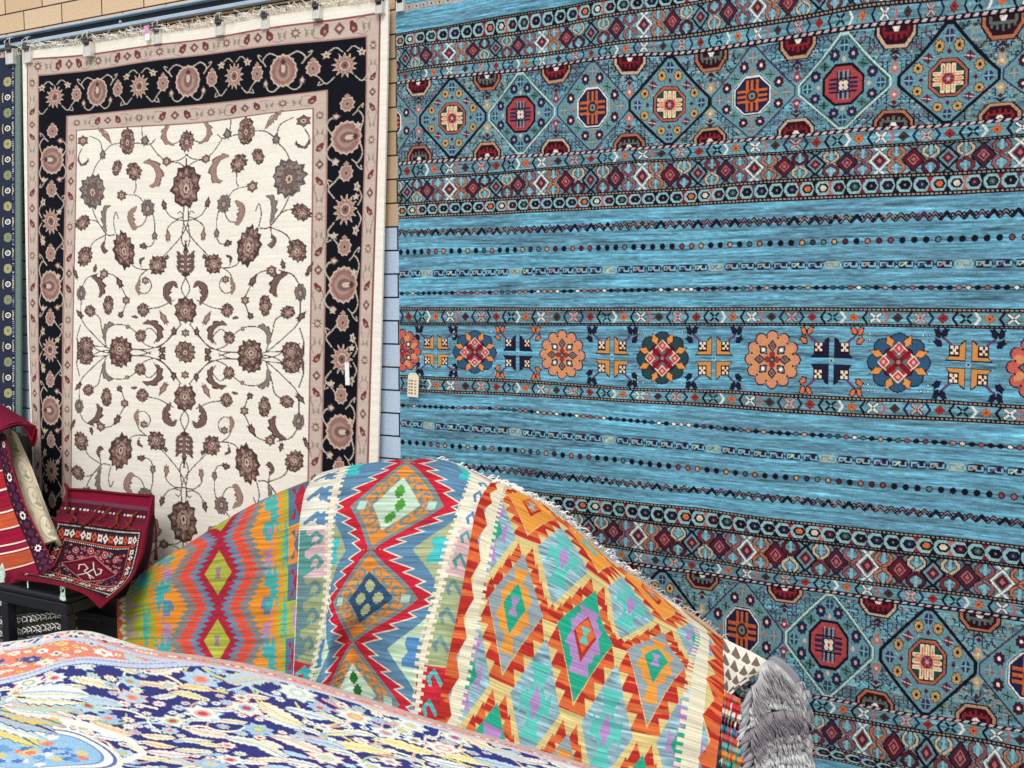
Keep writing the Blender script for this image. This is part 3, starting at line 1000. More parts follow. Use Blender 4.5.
MO = [  # kind, px, py, w, h, rotation, tone
 ('P', 91, 197, 12.5, 17, 0, 1), ('P', 127, 145, 8, 13.5, 0, 2), ('R', 81, 147, 6, 0, 0, 0), ('B', 101, 160, 4, 6, 0, 1), ('P', 116, 172, 5, 8, .3, 0),
 ('P', 134, 174, 7.5, 9, -.5, 0), ('R', 121, 199, 5.5, 0, 0, 0), ('R', 148, 209, 7.5, 0, 0, 1), ('P', 148, 209, 6, 8.5, 0, 1), ('B', 164, 205, 3, 6, -.2, 0), ('B', 168, 236, 3, 6.5, 0, 2),
 ('B', 155, 236, 3.2, 5.5, 0, 1), ('B', 144, 247, 5, 3.6, .2, 0), ('P', 82, 228, 6.5, 8, .8, 0), ('P', 85, 260, 7.5, 10, .3, 0), ('P', 124, 252, 10.5, 17.5, -.2, 0),
 ('P', 158, 265, 8.5, 9.5, .4, 0), ('R', 146, 281, 4, 0, 0, 0), ('P', 144, 310, 6, 6.5, 0, 0), ('B', 136, 317, 4, 1.8, .1, 0), ('B', 164, 318, 3.4, 8.5, -.5, 2),
 ('R', 104, 276, 5, 0, 0, 0), ('B', 120, 284, 3.6, 7, -.5, 0), ('R', 127, 301, 4.4, 0, 0, 0), ('B', 122, 315, 3.6, 4, .5, 0), ('P', 109, 306, 5.5, 9.5, 0, 0),
 ('P', 82, 295, 4.6, 7.5, 0, 1), ('P', 91, 312, 6, 5.5, .7, 0), ('P', 88, 345, 7.5, 8.5, -.4, 0), ('P', 122, 349, 12.5, 11.5, 1.57, 0), ('P', 142, 336, 5.6, 6.2, 0, 0),
 ('B', 174, 331, 3.2, 5, 0, 0), ('B', 163, 350, 4.2, 4.2, .8, 0), ('R', 129, 327, 2.4, 0, 0, 0), ('R', 166, 162, 4.6, 0, 0, 0), ('B', 145, 143, 5, 6, .2, 1), ('B', 76, 276, 2.2, 8, -.4, 0),
 ('B', 81, 315, 3, 6, -.7, 0), ('B', 95, 271, 2.5, 5, .2, 0), ('B', 167, 257, 2.5, 3, .2, 0),
]
LV = [
 (S((137, 208), (130, 214), (129, 222), (134, 231), (139, 228)), -4.5, 2), (S((143, 165), (152, 166), (157, 174), (155, 184), (149, 187)), -4.6, 2),
 (S((106, 236), (104, 224), (105, 214), (110, 210)), -3.4, 1), (S((104, 244), (101, 250), (104, 256), (108, 253)), -3, 0), (S((171, 305), (165, 296), (166, 286), (174, 282), (178, 288)), 5, 0),
 (S((91, 279), (98, 284), (101, 292), (99, 299)), -4.5, 0), (S((107, 342), (107, 332), (111, 326), (116, 325)), -3.5, 1), (S((144, 324), (152, 324), (158, 329), (159, 337), (157, 342)), -4, 0),
 (S((169, 126), (165, 133), (166, 141), (174, 146)), 3.4, 2), (S((96, 132), (103, 138), (107, 142), (110, 148)), 3, 2), (S((140, 296), (137, 288), (141, 279)), 3, 2), (S((141, 266), (141, 260), (146, 259)), 1.8, 0),
 (S((76, 165), (80, 171), (85, 168), (86, 164)), 1.6, 0), (S((88, 356), (80, 350), (79, 338)), 2, 0),
]
for sx in (-1, 1):
    for sy in (-1, 1):
        q = p0.at(0, 0, sx, sy)
        for s_ in stems: stem(q, s_)
        for pts, w_, t_ in LV: leaf(q, pts, w_, t_)
        for kd, x, y, w_, h_, r_, t_ in MO:
            z = q.at(u_of(x), v_of(x, y), 1, 1, r_)
            if kd == 'P': palmette(z, w_, h_, t_)
            elif kd == 'R': rosette(z, w_, t_, 6)
            else: bud(z, w_, h_, 0, t_)
for sy in (-1, 1):
    q = p0.at(0, 0, 1, sy)
    palmette(q.at(0, v_of(187, 186), 1, 1), 13, 20, 0, 11); palmette(q.at(0, v_of(188, 141)), 6.5, 9.5, 2)
    for s_ in (-1, 1):
        for k, yy in enumerate((254, 259, 264, 269)):
            leaf(q, [(0, v_of(186, yy + 4)), (s_ * 6, v_of(186, yy + 2)), (s_ * 9, v_of(186, yy - 4))], -2.4 * s_, 0, 2)
    q.at(0, v_of(186, 248)).poly([(-3, 4), (0, -6), (3, 4)], D1); q.rect(-2, v_of(186, 250), 2, v_of(186, 273), D2)
    q.at(0, v_of(186, 274)).dia(0, 0, 5, 3, D1)
    palmette(q.at(0, v_of(185, 310)), 10, 13, 0, 10)
    rosette(q.at(0, v_of(185, 333)), 4, 0, 6)
    q.line([(0, v_of(186, 167)), (0, v_of(186, 158))], 1, D1)
palmette(p0.at(0, -2), 9.5, 10, 2, 12)


# border flowers
def sunb(p, k=1.0):
    p.star(0, 0, 10.5 * k, 14 * k, 13, .58, D4); p.star(0, 0, 9 * k, 12 * k, 13, .6, D3)
    p.star(0, 0, 7.5 * k, 10 * k, 13, .6, (160, 118, 108)); p.ell(0, 0, 4.2 * k, 5.6 * k, D4, 10); p.ell(0, 0, 3.2 * k, 4.4 * k, D2, 10); p.ell(0, 0, 1.3, 1.8, D1, 6)


def bigp(p, k=1.0):
    p.star(0, 0, 12 * k, 16.5 * k, 16, .92, D4); p.star(0, 0, 11 * k, 15.2 * k, 16, .9, D3)
    p.star(0, 0, 10 * k, 14 * k, 12, .9, (150, 112, 104)); p.ell(0, 1, 6.5 * k, 9.5 * k, D3, 14); p.ell(0, -1, 4 * k, 8 * k, (122, 96, 90), 12)
    p.ell(0, -3, 1.8 * k, 5 * k, D4, 10); p.dia(0, -9 * k, 2.4 * k, 3.4 * k, D1)
    for s_ in (-1, 1): p.spl([(s_ * 3, 10), (s_ * 8, 4), (s_ * 8, -6), (s_ * 4, -11)], .8, D2)


def smallp(p, k=1.0):
    p.star(0, 0, 6 * k, 9 * k, 9, .82, D4); p.star(0, 0, 5 * k, 7.6 * k, 9, .8, (160, 124, 114)); p.ell(0, 0, 2.4, 3.4, D3, 8); p.ell(0, 0, 1, 1.6, D1, 6)
    p.dia(0, -8.5 * k, 2.6, 3, D3)


def border(p, length, items, half=False):
    """p: frame with x along the band, y across (centre 0, half width 15)"""
    for x, kd, flip in items:
        q = p.at(x, 0)
        vine = (186, 176, 160)
        if kd == 'b':
            for s_ in (-1, 1):
                q.spl([(s_ * 4, -14), (s_ * 12, -17.5), (s_ * 18, -12), (s_ * 15.5, -6)], 1.1, vine)
                q.spl([(s_ * 3, 15), (s_ * 9, 20), (s_ * 14, 17), (s_ * 15, 10)], 1.1, vine)
                bud(q.at(s_ * 15.5, 11), 2.6, 4.5, 0, 2); q.ell(s_ * 15.5, 11, 1.4, 2.5, D4, 6)
                q.spl([(s_ * 17, -9), (s_ * 21, -13), (s_ * 23, -17), (s_ * 20, -16)], .9, vine)
        elif kd == 's':
            for s_ in (-1, 1):
                q.spl([(s_ * 8, 12), (s_ * 14, 18), (s_ * 19, 11), (s_ * 23, 6)], 1.0, vine)
                q.spl([(s_ * 15, 17), (s_ * 20, 19), (s_ * 19, 15)], .9, vine)
                q.spl([(s_ * 2, -14), (s_ * 7, -18), (s_ * 13, -14)], 1.0, vine)
                z = q.at(s_ * 14, -12); z.star(0, 0, 4.2, 4.2, 5, .5, (200, 184, 164)); z.ell(0, 0, 1.2, 1.2, D2, 5)
    for x, kd, rot in items:
        q = p.at(x, 0, 1, 1, rot)
        {'b': bigp, 's': sunb, 'm': smallp}[kd](q)


top_items = [(k * 47.5, 'b' if k % 2 == 0 else 's', 0) for k in range(-3, 4)] + [((k + .5) * 47.5, 'm', 0) for k in range(-3, 3)]
side_items = [(k * 66, 's' if k % 2 == 0 else 'b', 1) for k in range(-3, 4)] + [((k + .5) * 66, 'm', 1) for k in range(-4, 4)]
for sgn in (-1, 1):
    border(p0.at(0, sgn * 272, 1, -sgn), 300, top_items)
for sgn in (-1, 1):
    # vertical bands: x along v ; undo the turn for round flowers
    A = p0.at(sgn * 144.7, 0, 1, 1, math.pi / 2) if sgn < 0 else p0.at(sgn * 144.7, 0, 1, 1, math.pi / 2)
    A = A.at(0, 0, 1.38, sgn * .78)
    border(A, 500, [(x / 1.38, kd, (0.0)) for x, kd, _ in side_items if kd != 'm'])
    for x, kd, _ in side_items:
        if kd == 'm': smallp(p0.at(sgn * 144.7, x, 1.05, .95))
    for k in range(-7, 8):
        y = k * 33 + 16.5
        z = p0.at(sgn * 144.7 + (9 if k % 2 else -9), y + 6); z.star(0, 0, 3.6, 3.6, 5, .5, (200, 184, 164))


def small_border(x0, y0, x1, y1, n):
    """dainty motifs along a pink band centred on this segment"""
    for k in range(n):
        t = (k + .5) / n
        x, y = x0 + (x1 - x0) * t, y0 + (y1 - y0) * t
        q = p0.at(x, y)
        vert = abs(x1 - x0) < 1
        a, b = (.75, 1) if vert else (1, .9)
        kk = k % 6
        if kk == 0: q.star(0, 0, 5 * a, 5.2 * b, 8, .55, D2); q.ell(0, 0, 1.8, 1.8, D4, 6)
        elif kk in (1, 5): q.poly([(-4 * a, -4), (-2 * a, -1), (2 * a, -1), (4 * a, -4), (3 * a, 4), (0, 1), (-3 * a, 4)], (142, 136, 120)); q.ell(0, 0, 1.4, 1.2, D4, 5)
        elif kk in (2, 4): q.at(0, 0, 1, 1, .5 if kk == 2 else -.5).poly([(-1, -5), (1, -5), (3.4 * a, 0), (2 * a, 4), (-2 * a, 4), (-3.4 * a, 0)], DR); q.ell(0, 1, 1.3, 1.5, D3, 5)
        else: q.star(0, 0, 4.6 * a, 5 * b, 4, .7, (120, 84, 84)); q.ell(0, 0, 1.6, 1.6, D4, 5)
        if kk in (1, 4):
            L = 11
            if vert: q.spl([(-3.5, 3), (-4, 7), (-2.5, 12)], .7, (150, 120, 112)); q.spl([(3.5, 3), (4, 7), (2.5, 12)], .7, (150, 120, 112))
            else: q.spl([(3, -4.5), (8, -5.5), (12, -4)], .7, (150, 120, 112)); q.spl([(3, 4.5), (8, 5.5), (12, 4)], .7, (150, 120, 112))


small_border(-166, -304, 166, -304, 30); small_border(-124, -238.5, 124, -238.5, 21)
small_border(-166, 304, 166, 304, 30); small_border(-124, 238.5, 124, 238.5, 21)
for sg in (-1, 1):
    small_border(sg * 166.5, -297, sg * 166.5, 297, 37); small_border(sg * 123.8, -230, sg * 123.8, 230, 29)
st = streaks(nv, nu, 30, 2, 11)
c.a = np.clip(c.a * (1 + .012 * st + .02 * np.random.default_rng(3).normal(size=(nv, nu)))[..., None], 5, 252)
P = grid_surface(net, [q[0] for q in CL], [q[0] for q in RW], c.u, c.v)
uu, vv = np.meshgrid(c.u, c.v)
hang = np.clip((200 - vv) / 500, 0, 1)
P[..., 1] += 0.007 * np.sin(uu * .05 + .6) * hang + 0.004 * np.sin(uu * .021 + vv * .006)
ivory_root = empty('carpet', (-3.1, -0.05, 0.3), 'tall ivory floral carpet with a black flowered border, hanging by clips on the brick wall', 'rug')
cloth('woven_field', P, c.a, M['fine'], ivory_root, thick=0.009, back=(190, 180, 165))
# scruffy cotton fringe along the top
fb = MB()
ftop = P[0]
for k in range(0, nu, 2):
    b0 = ftop[k]
    for _ in range(2):
        L = random.uniform(.012, .045)
        a = random.uniform(-.9, .9)
        p1 = b0 + np.array([a * .015, -random.uniform(0, .012), L * .6]); p2 = b0 + np.array([a * .05, -random.uniform(.0, .03), L * random.uniform(.3, 1.05)])
        fb.tube([b0, p1, p2], 0.0011, 3)
fb.build('fringe', M['fringe_white'], ivory_root)


# ================================================================== navy runner at the far left
def runner():
    u0, u1, v0, v1 = -30, 20.5, -10, 415
    c = Canvas(u0, u1, v0, v1, 130, 900, (44, 50, 70))
    p = Pen(c)
    p.rect(15, v0, 21, v1, (112, 132, 124)); p.rect(19.4, v0, 21, v1, (90, 112, 104))
    p.rect(u0, v0, -16, v1, (52, 58, 78))
    r = random.Random(4)
    for k in range(180):
        y = v0 + k * 2.4
        for x in (-3.5, 13):
            p.rect(x - .8, y - .6, x + .8, y + .6, r.choice([(150, 170, 200), (30, 34, 60), (190, 200, 210), (90, 110, 150)]))
    p.line([(15, v0), (15, v1)], .7, (60, 80, 90))
    for k in range(30):
        y = 4 + k * 35 / 2
        if k % 2 == 0:
            q = p.at(7.5, y + 14)
            q.poly([(-4.6, -3), (-2, -6), (2, -6), (4.6, -3), (4.6, 3), (2, 6), (-2, 6), (-4.6, 3)], (22, 26, 44))
            q.poly([(-3.9, -2.6), (-1.7, -5.2), (1.7, -5.2), (3.9, -2.6), (3.9, 2.6), (1.7, 5.2), (-1.7, 5.2), (-3.9, 2.6)], (140, 146, 114) if (k // 2) % 2 else (172, 166, 122))
            q.dia(0, 0, 1.6, 2.2, (120, 128, 92))
        else:
            q = p.at(7.5, y + 14)
            q.ell(0, 0, 4.2, 4.6, (18, 22, 40), 12); q.ell(0, 0, 3, 3.3, (226, 230, 226), 12); q.ell(0, 0, 1.8, 2, (20, 24, 44), 10); q.ell(0, 0, .7, .8, (230, 230, 226), 6)
            for s_ in (-1, 1): q.spl([(s_ * 4.6, -5), (s_ * 5.2, 0), (s_ * 4.6, 5)], .8, (206, 196, 140))
    c.a *= (1 + .05 * np.random.default_rng(1).normal(size=(900, 130, 1)))
    vs = np.array([v0, 50, 200, 408, 415.]); us = np.array([u0, 0, 20.5])
    xs = {0: -30, 1: 0, 2: 20.5}
    net = np.zeros((5, 3, 3))
    for i, v in enumerate(vs):
        for j in range(3):
            x = xs[j] + (0 if v < 300 else 0)
            top = 58 - .17 * x
            y = top + (v - v0) / (v1 - v0) * (435 - top)
            net[i, j] = on_wall(x + (y - 60) * .002, y, .05)
    P = grid_surface(net, us, vs, c.u, c.v)
    root = empty('runner', (-4.35, -.05, 1.2), 'narrow navy runner with a chain of olive octagons and white rings at the left', 'rug')
    cloth('woven_field', P, c.a, M['pile'], root, thick=.008, back=(90, 90, 100))
    f = MB()
    for k in range(40, 130, 3):
        b0 = P[0, k]
        f.tube([b0, b0 + np.array([random.uniform(-.01, .01), -.004, .02])], .001, 3)
    f.build('fringe', M['fringe_white'], root)


runner()

# ================================================================== wall, rail, clips
PAINT_Z = float(on_wall(392, 227, 0)[2])
COURSE = abs(float(on_wall(392, 203.3, 0)[2]) - PAINT_Z)


def wall_material():
    m = bpy.data.materials.new('brick_wall'); m.use_nodes = True
    nt = m.node_tree; b = nt.nodes['Principled BSDF']
    b.inputs['Roughness'].default_value = .85; b.inputs['Specular IOR Level'].default_value = .25
    tc = nt.nodes.new('ShaderNodeTexCoord')
    sp = nt.nodes.new('ShaderNodeSeparateXYZ'); nt.links.new(tc.outputs['Object'], sp.inputs[0])
    cb = nt.nodes.new('ShaderNodeCombineXYZ')
    ax = nt.nodes.new('ShaderNodeMath'); ax.operation = 'ADD'; ax.inputs[1].default_value = 255 * .2 - float(on_wall(101.75, 9, 0)[0])
    az = nt.nodes.new('ShaderNodeMath'); az.operation = 'ADD'; az.inputs[1].default_value = -PAINT_Z + COURSE * 60
    nt.links.new(sp.outputs[0], ax.inputs[0]); nt.links.new(sp.outputs[2], az.inputs[0])
    nt.links.new(ax.outputs[0], cb.inputs[0]); nt.links.new(az.outputs[0], cb.inputs[1])
    bt = nt.nodes.new('ShaderNodeTexBrick')
    bt.offset = .5; bt.squash = 1
    bt.inputs['Scale'].default_value = 1.0
    bt.inputs['Brick Width'].default_value = .255
    bt.inputs['Row Height'].default_value = COURSE
    bt.inputs['Mortar Size'].default_value = .0032
    bt.inputs['Mortar Smooth'].default_value = .15
    bt.inputs['Bias'].default_value = 0
    bt.inputs['Color1'].default_value = (*lin((216, 190, 158)), 1)
    bt.inputs['Color2'].default_value = (*lin((206, 176, 142)), 1)
    bt.inputs['Mortar'].default_value = (*lin((70, 52, 44)), 1)
    nt.links.new(cb.outputs[0], bt.inputs['Vector'])
    # lower courses are painted pale blue
    bp_ = nt.nodes.new('ShaderNodeMix'); bp_.data_type = 'RGBA'
    bp_.inputs['A'].default_value = (*lin((196, 214, 236)), 1); bp_.inputs['B'].default_value = (*lin((34, 42, 58)), 1)
    nt.links.new(bt.outputs['Fac'], bp_.inputs['Factor'])
    gt = nt.nodes.new('ShaderNodeMath'); gt.operation = 'GREATER_THAN'; gt.inputs[1].default_value = PAINT_Z
    nt.links.new(sp.outputs[2], gt.inputs[0])
    mx = nt.nodes.new('ShaderNodeMix'); mx.data_type = 'RGBA'
    nt.links.new(gt.outputs[0], mx.inputs['Factor'])
    nt.links.new(bp_.outputs['Result'], mx.inputs['A']); nt.links.new(bt.outputs['Color'], mx.inputs['B'])
    no = nt.nodes.new('ShaderNodeTexNoise'); no.inputs['Scale'].default_value = 130; no.inputs['Detail'].default_value = 3
    nt.links.new(tc.outputs['Object'], no.inputs['Vector'])
    mr = nt.nodes.new('ShaderNodeMapRange'); mr.inputs['From Min'].default_value = .3; mr.inputs['From Max'].default_value = .7
    mr.inputs['To Min'].default_value = .86; mr.inputs['To Max'].default_value = 1.1
    nt.links.new(no.outputs['Fac'], mr.inputs['Value'])
    vs = nt.nodes.new('ShaderNodeVectorMath'); vs.operation = 'SCALE'
    nt.links.new(mx.outputs['Result'], vs.inputs[0]); nt.links.new(mr.outputs[0], vs.inputs['Scale'])
    nt.links.new(vs.outputs[0], b.inputs['Base Color'])
    bu = nt.nodes.new('ShaderNodeBump'); bu.invert = True; bu.inputs['Strength'].default_value = .8; bu.inputs['Distance'].default_value = .006
    nt.links.new(bt.outputs['Fac'], bu.inputs['Height']); nt.links.new(bu.outputs[0], b.inputs['Normal'])
    return m


wb = MB().box((-9, 0, 0), (3.2, .2, 4.2)).build('wall_back', wall_material()); tag(wb, kind='structure')
gb = MB().box((-9, -7, -.05), (3.2, .2, 0)).build('floor', M['concrete']); tag(gb, kind='structure')

# rail the carpets hang from
zt = float(on_wall(0, 36.5, .036)[2]); zb = float(on_wall(0, 49.5, .036)[2])
rx0, rx1 = -6.0, -1.2
hh = zt - zb
rail_root = empty('hanging_rail', (-3.5, -.03, zb), 'long pale steel channel rail fixed across the brick wall above the ivory carpet', 'rail')
MB().box((rx0, -.008, zb + hh * .05), (rx1, 0.0, zt)).build('back_plate', M['steel_dark'], rail_root)
r_ = MB(); r_.box((rx0, -.036, zt - hh * .16), (rx1, -.0081, zt), .003); r_.build('top_flange', M['steel'], rail_root)
r_ = MB(); r_.box((rx0, -.036, zb + hh * .06), (rx1, -.0081, zb + hh * .34), .003); r_.build('bottom_flange', M['steel'], rail_root)
# bolt heads
for px in (121, 300):
    q = on_wall(px, 24.5 if px == 121 else 0, .036); q[2] = zb + hh * .42
    MB().tube([q + (0, .0, 0), q + (0, -.006, 0)], .006, 8).build('bolt', M['steel'], rail_root)

clips = [(9.5, 52, 'rusty spring clip holding the navy runner'), (27, 51, 'rusty spring clip at the top left corner of the ivory carpet'),
         (87, 45, 'pale spring clip on the ivory carpet, second from its top left corner'), (157, 33, 'pale spring clip beside the small pink clip'),
         (219, 25, 'pale spring clip on the ivory carpet, next right of the pink one'), (265, 19, 'pale spring clip, third from the right end of the ivory carpet top'),
         (316, 9, 'pale spring clip, second from the right end of the ivory carpet top'), (379, 4, 'pale spring clip at the top right corner of the ivory carpet'),
         (400, 2, 'pale green spring clip at the top left corner of the turquoise carpet')]
for k, (px, py, lab) in enumerate(clips):
    o3 = on_wall(px, py, .064)
    s = float(np.linalg.norm(on_wall(px + 4, py, .064) - o3)) * .85
    root = empty('hanging_clip', o3, lab, 'clip', 'clips along the hanging rail')
    x, y, z = o3
    # u-shaped body
    body = MB()
    for sx in (-1, 1): body.box((x + sx * s * .95 - s * .16, y - .004, z - s * 2.0), (x + sx * s * .95 + s * .16, y + .02, z + s * .6), .0015)
    body.box((x - s * 1.1, y - .004, z - s * 2.3), (x + s * 1.1, y + .02, z - s * 1.85), .002)
    body.box((x - s * .8, y - .001, z - s * 1.9), (x + s * .8, y + .003, z - s * .2), .001)
    body.build('jaw', M['clip'], root)
    top = MB(); top.box((x - s * .9, y - .01, z + s * .3), (x + s * .9, y + .016, z + s * 1.15), .003)
    top.box((x - s * .5, y - .014, z + s * 1.0), (x + s * .5, y + .0, z + s * 1.6), .002)
    top.build('spring_housing', M['clip_dark'], root)
    wv = MB()
    for sx in (-1, 1): wv.tube([(x + sx * s * .55, y - .006, z + s * 1.0), (x + sx * s * .75, y - .012, z + s * 1.9), (x + sx * s * .3, y, z + s * 2.6), (x, y + .02, z + s * 2.9)], .0022, 6)
    wv.build('wire_loop', M['clip'], root)
# small pink clip
o3 = on_wall(147, 33, .066); x, y, z = o3
root = empty('hanging_clip', o3, 'small pink and white clip pinned to the ivory carpet fringe', 'clip')
MB().box((x - .014, y - .004, z - .014), (x + .01, y + .006, z + .03), .003).build('jaw', M['pink'], root)
MB().box((x - .004, y - .010, z - .035), (x + .022, y - .003, z - .006), .003).build('grip', M['white_paper'], root)


# price tags
def price_tag(px, py, w, h, off, tilt, m, lab, ink=True):
    o3 = on_wall(px, py, off)
    x, y, z = o3
    root = empty('price_tag', o3, lab, 'tag')
    ca, sa = math.cos(tilt), math.sin(tilt)
    R_ = lambda a, b: (x + a * ca - b * sa, y, z + a * sa + b * ca)
    out = [(-w / 2, -h / 2), (w / 2, -h / 2), (w / 2, h / 2 - w * .25), (w * .25, h / 2), (-w * .25, h / 2), (-w / 2, h / 2 - w * .25)]
    v = [R_(*q) for q in out] + [tuple(np.array(R_(*q)) + (0, .0015, 0)) for q in out]
    n = 6
    f = [tuple(range(n))[::-1], tuple(range(n, 2 * n))] + [(i, (i + 1) % n, n + (i + 1) % n, n + i) for i in range(n)]
    link('card', mesh_from(v, f, smooth=False), m, root)
    if ink:
        for row, (cm, hh_, a0) in enumerate((('ink_dark', .3, -.1), ('ink', .34, .22), ('ink', .2, -.32))):
            mb = MB()
            for k in range(5):
                a = (a0) * w
                b = (-.38 + k * .13) * h
                q0 = np.array(R_(a - w * .07, b)); q1 = np.array(R_(a + w * .07, b + h * .07))
                mb.box(q0 + (0, -.0008, 0), q1 + (0, -.0002, 0))
            mb.build('printed_line', M[cm], root)
    MB().tube([R_(0, h * .42), tuple(np.array(R_(0, h * .6)) + (0, -.004, 0)), tuple(np.array(R_(w * .1, h * .8)) + (0, .015, 0))], .0008, 4).build('string', M['cord'], root)


price_tag(413, 385, .047, .088, .072, -.05, M['paper'], 'cream paper price tag hanging at the left edge of the turquoise carpet')
price_tag(347, 373.5, .019, .088, .07, .03, M['white_paper'], 'narrow white price tag on the black border of the ivory carpet', ink=False)
# ================================================================== the heap of flat-woven kilims
RIDGE = [(60, 640), (100, 606), (118, 590), (150, 567), (200, 536), (230, 516), (280, 492), (300, 483), (320, 474), (345, 467), (375, 463), (410, 459), (440, 460), (470, 470),
         (500, 482), (520, 492), (547, 506), (570, 526), (590, 545), (615, 563), (640, 581), (665, 598), (692, 616), (725, 640), (760, 652), (800, 682)]


def ridge(px): return np.interp(px, [q[0] for q in RIDGE], [q[1] for q in RIDGE])


def wall_dep(px, py):
    d = ray(px, py)
    return (-0.06 - CAM[1]) / d[..., 1]


def mound(px, py, lift=0.0):
    """how far from the camera the draped heap is; behind the crest it falls back towards the wall"""
    px = np.asarray(px, float); py = np.asarray(py, float)
    t = py - ridge(px)
    base = wall_dep(px, ridge(px)) - 0.34
    front = 0.085 * np.sqrt(np.clip(t, 0, 60) / 60) + 0.0021 * np.clip(t, 0, None)
    crease = 0.15 * np.exp(-((px - 353) / 11)**2) * np.clip((py - 565) / 70, 0, 1)
    swell = 0.035 * np.sin((px - 300) / 60.) * np.clip(t / 120, 0, 1)
    crease2 = 0.045 * np.exp(-((px - 300) / 12)**2) * np.clip((py - 500) / 100, 0, 1)
    return base - front + crease + crease2 - swell - lift


def drape(us, vs, cells, ug, vg, lift, back=True):
    """cells[v][u] = (px, py); a final hidden row folds back over the crest"""
    cells = np.asarray(cells, float)
    pts = at_depth(cells[..., 0], cells[..., 1], mound(cells[..., 0], cells[..., 1], lift))
    if back:
        top = cells[0]
        b1 = at_depth(top[:, 0], top[:, 1] + 2, mound(top[:, 0], top[:, 1], lift) + .10); b1[:, 2] -= .02
        b2 = at_depth(top[:, 0], top[:, 1] + 14, mound(top[:, 0], top[:, 1], lift) + .17); b2[:, 2] -= .12
        pts = np.concatenate([b2[None], b1[None], pts]); vs = [vs[0] - (vs[1] - vs[0]) * 1.6, vs[0] - (vs[1] - vs[0]) * .7] + list(vs)
    return pts, vs


def serr(v, per, amp): return amp * (np.abs(((v / per) % 1) * 2 - 1) - .5)


def fringe_along(P0_, dirs, name, m, parent, L, n, r=0.0016, droop=.5, tangle=.3):
    f = MB()
    for k in range(n):
        t = k / (n - 1) * (len(P0_) - 1)
        i = int(min(t, len(P0_) - 2)); a = P0_[i] + (P0_[i + 1] - P0_[i]) * (t - i)
        d = dirs[i] + np.array([random.gauss(0, tangle), random.gauss(0, tangle), random.gauss(0, tangle)]) * .5
        l_ = L * random.uniform(.6, 1.15)
        p1 = a + d * l_ * .35; p2 = a + d * l_ * .7 + np.array([0, 0, -droop * l_ * .2]); p3 = a + d * l_ + np.array([0, 0, -droop * l_ * .6])
        f.tube([a, p1, p2, p3], r, 3)
    return f.build(name, m, parent, smooth=True)


CRM = (242, 232, 208)

# ---------------------------------------------------------------- left kilim: hexagons and lime diamonds
nu, nv = 420, 420
c = Canvas(-101, 96, -150, 150, nu, nv, (90, 130, 165))
U, V = np.meshgrid(c.u, c.v)
RDk = (238, 84, 62); CRI = (186, 38, 62); BLk = (104, 142, 172); GYk = (132, 138, 138); ORk = (250, 150, 44); TLk = (70, 182, 174); LIk = (172, 184, 52); PUk = (184, 140, 186)
z = np.abs(((V + 34) / 68 % 1) * 2 - 1); z = 1 - z          # 1 at the diamond rows (v = 0, 68 ..), 0 between
z = 1 - np.abs((((V) / 68) % 1) * 2 - 1)
z = 1 - z
A_ = np.abs(U + 0)
s1 = serr(V, 5.6, 6.0)
a = c.a
b0 = 4 + 17 * z + s1; b1 = 11 + 17 * z + s1 * 1.0; b2 = 22 + 18 * z + s1; b3 = 31 + 18 * z + s1; b4 = 47 + s1 * .6
a[:] = TLk
odd_ = ((V + 34 + 6 * np.sin(U)) // 34).astype(int) % 2 == 0
def fill(lo, hi, c_a, c_b):
    m_ = (A_ > lo + s1) & (A_ < hi + s1)
    a[m_ & odd_] = c_a; a[m_ & ~odd_] = c_b
fill(40, 54, PUk, TLk)
fill(54, 62, ORk, TLk)
fill(62, 68, LIk, ORk)
fill(68, 75, TLk, LIk)
a[A_ < b4] = ORk
a[A_ < b3] = GYk
a[A_ < b2] = RDk
a[A_ < b1] = BLk
a[A_ < b0] = CRI
p = Pen(c)
for k in range(-3, 4):
    q = p.at(0, k * 68)
    stepd = [(0, -22)] + [(4.6 * i_ if j_ else 4.6 * (i_), -22 + 7.3 * i_) for i_ in range(1, 4) for j_ in (0,)]
    q.dia(0, 0, 13.5, 22, (182, 188, 66)); q.poly([(-3.5, -6), (3.5, -6), (1.5, 0), (3.5, 6), (-3.5, 6), (-1.5, 0)], (160, 128, 150))
    for s_ in (-1, 1):
        h = p.at(s_ * 44, k * 68 + 34, s_, 1)
        h.poly([(-6, 0), (3, -17), (9, -17), (9, 17), (3, 17)], ORk)
        h.poly([(0, -2), (3, -8), (10, -8), (10, 10), (3, 10), (3, 4), (0, 4)], TLk if k % 2 else BLk)
        h.poly([(5, -3), (10, -3), (10, 3), (5, 3)], PUk if k % 2 else TLk)
    # small blocks at both sides
    for s_ in (-1, 1):
        for j in (0, 1):
            bg_, fg = [(TLk, ORk), (LIk, PUk), (ORk, (84, 120, 150)), ((84, 120, 150), CRI)][(k + j * 1 + (0 if s_ < 0 else 2)) % 4 if s_ < 0 else (2 + j) if k < 1 else (1 if j == 0 else 3)]
            x0, x1 = (73, 94)
            y0 = k * 68 - 34 + j * 34
            g = p.at(0, 0, s_, 1)
            g.rect(x0 + 1, y0, x1 if s_ < 0 else 97, y0 + 34, bg_)
            for sy in (-1, 1):
                g.poly([(x0 + 4, y0 + 17 + sy * 12), (x0 + 9, y0 + 17 + sy * 13), (x0 + 12, y0 + 17), (x0 + 15, y0 + 17 + sy * 13), (x1, y0 + 17 + sy * 12), (x0 + 14, y0 + 17)], fg)
            if s_ > 0: g.poly([(x0 + 8, y0 + 17), (x0 + 16, y0 + 3), (x0 + 24, y0 + 17), (x0 + 16, y0 + 31)], fg)
msk = (U < -93 + serr(V, 7, 5)); a[msk] = CRM
a[U < -96.5 + serr(V + 3, 16, 5)] = (240, 110, 56)
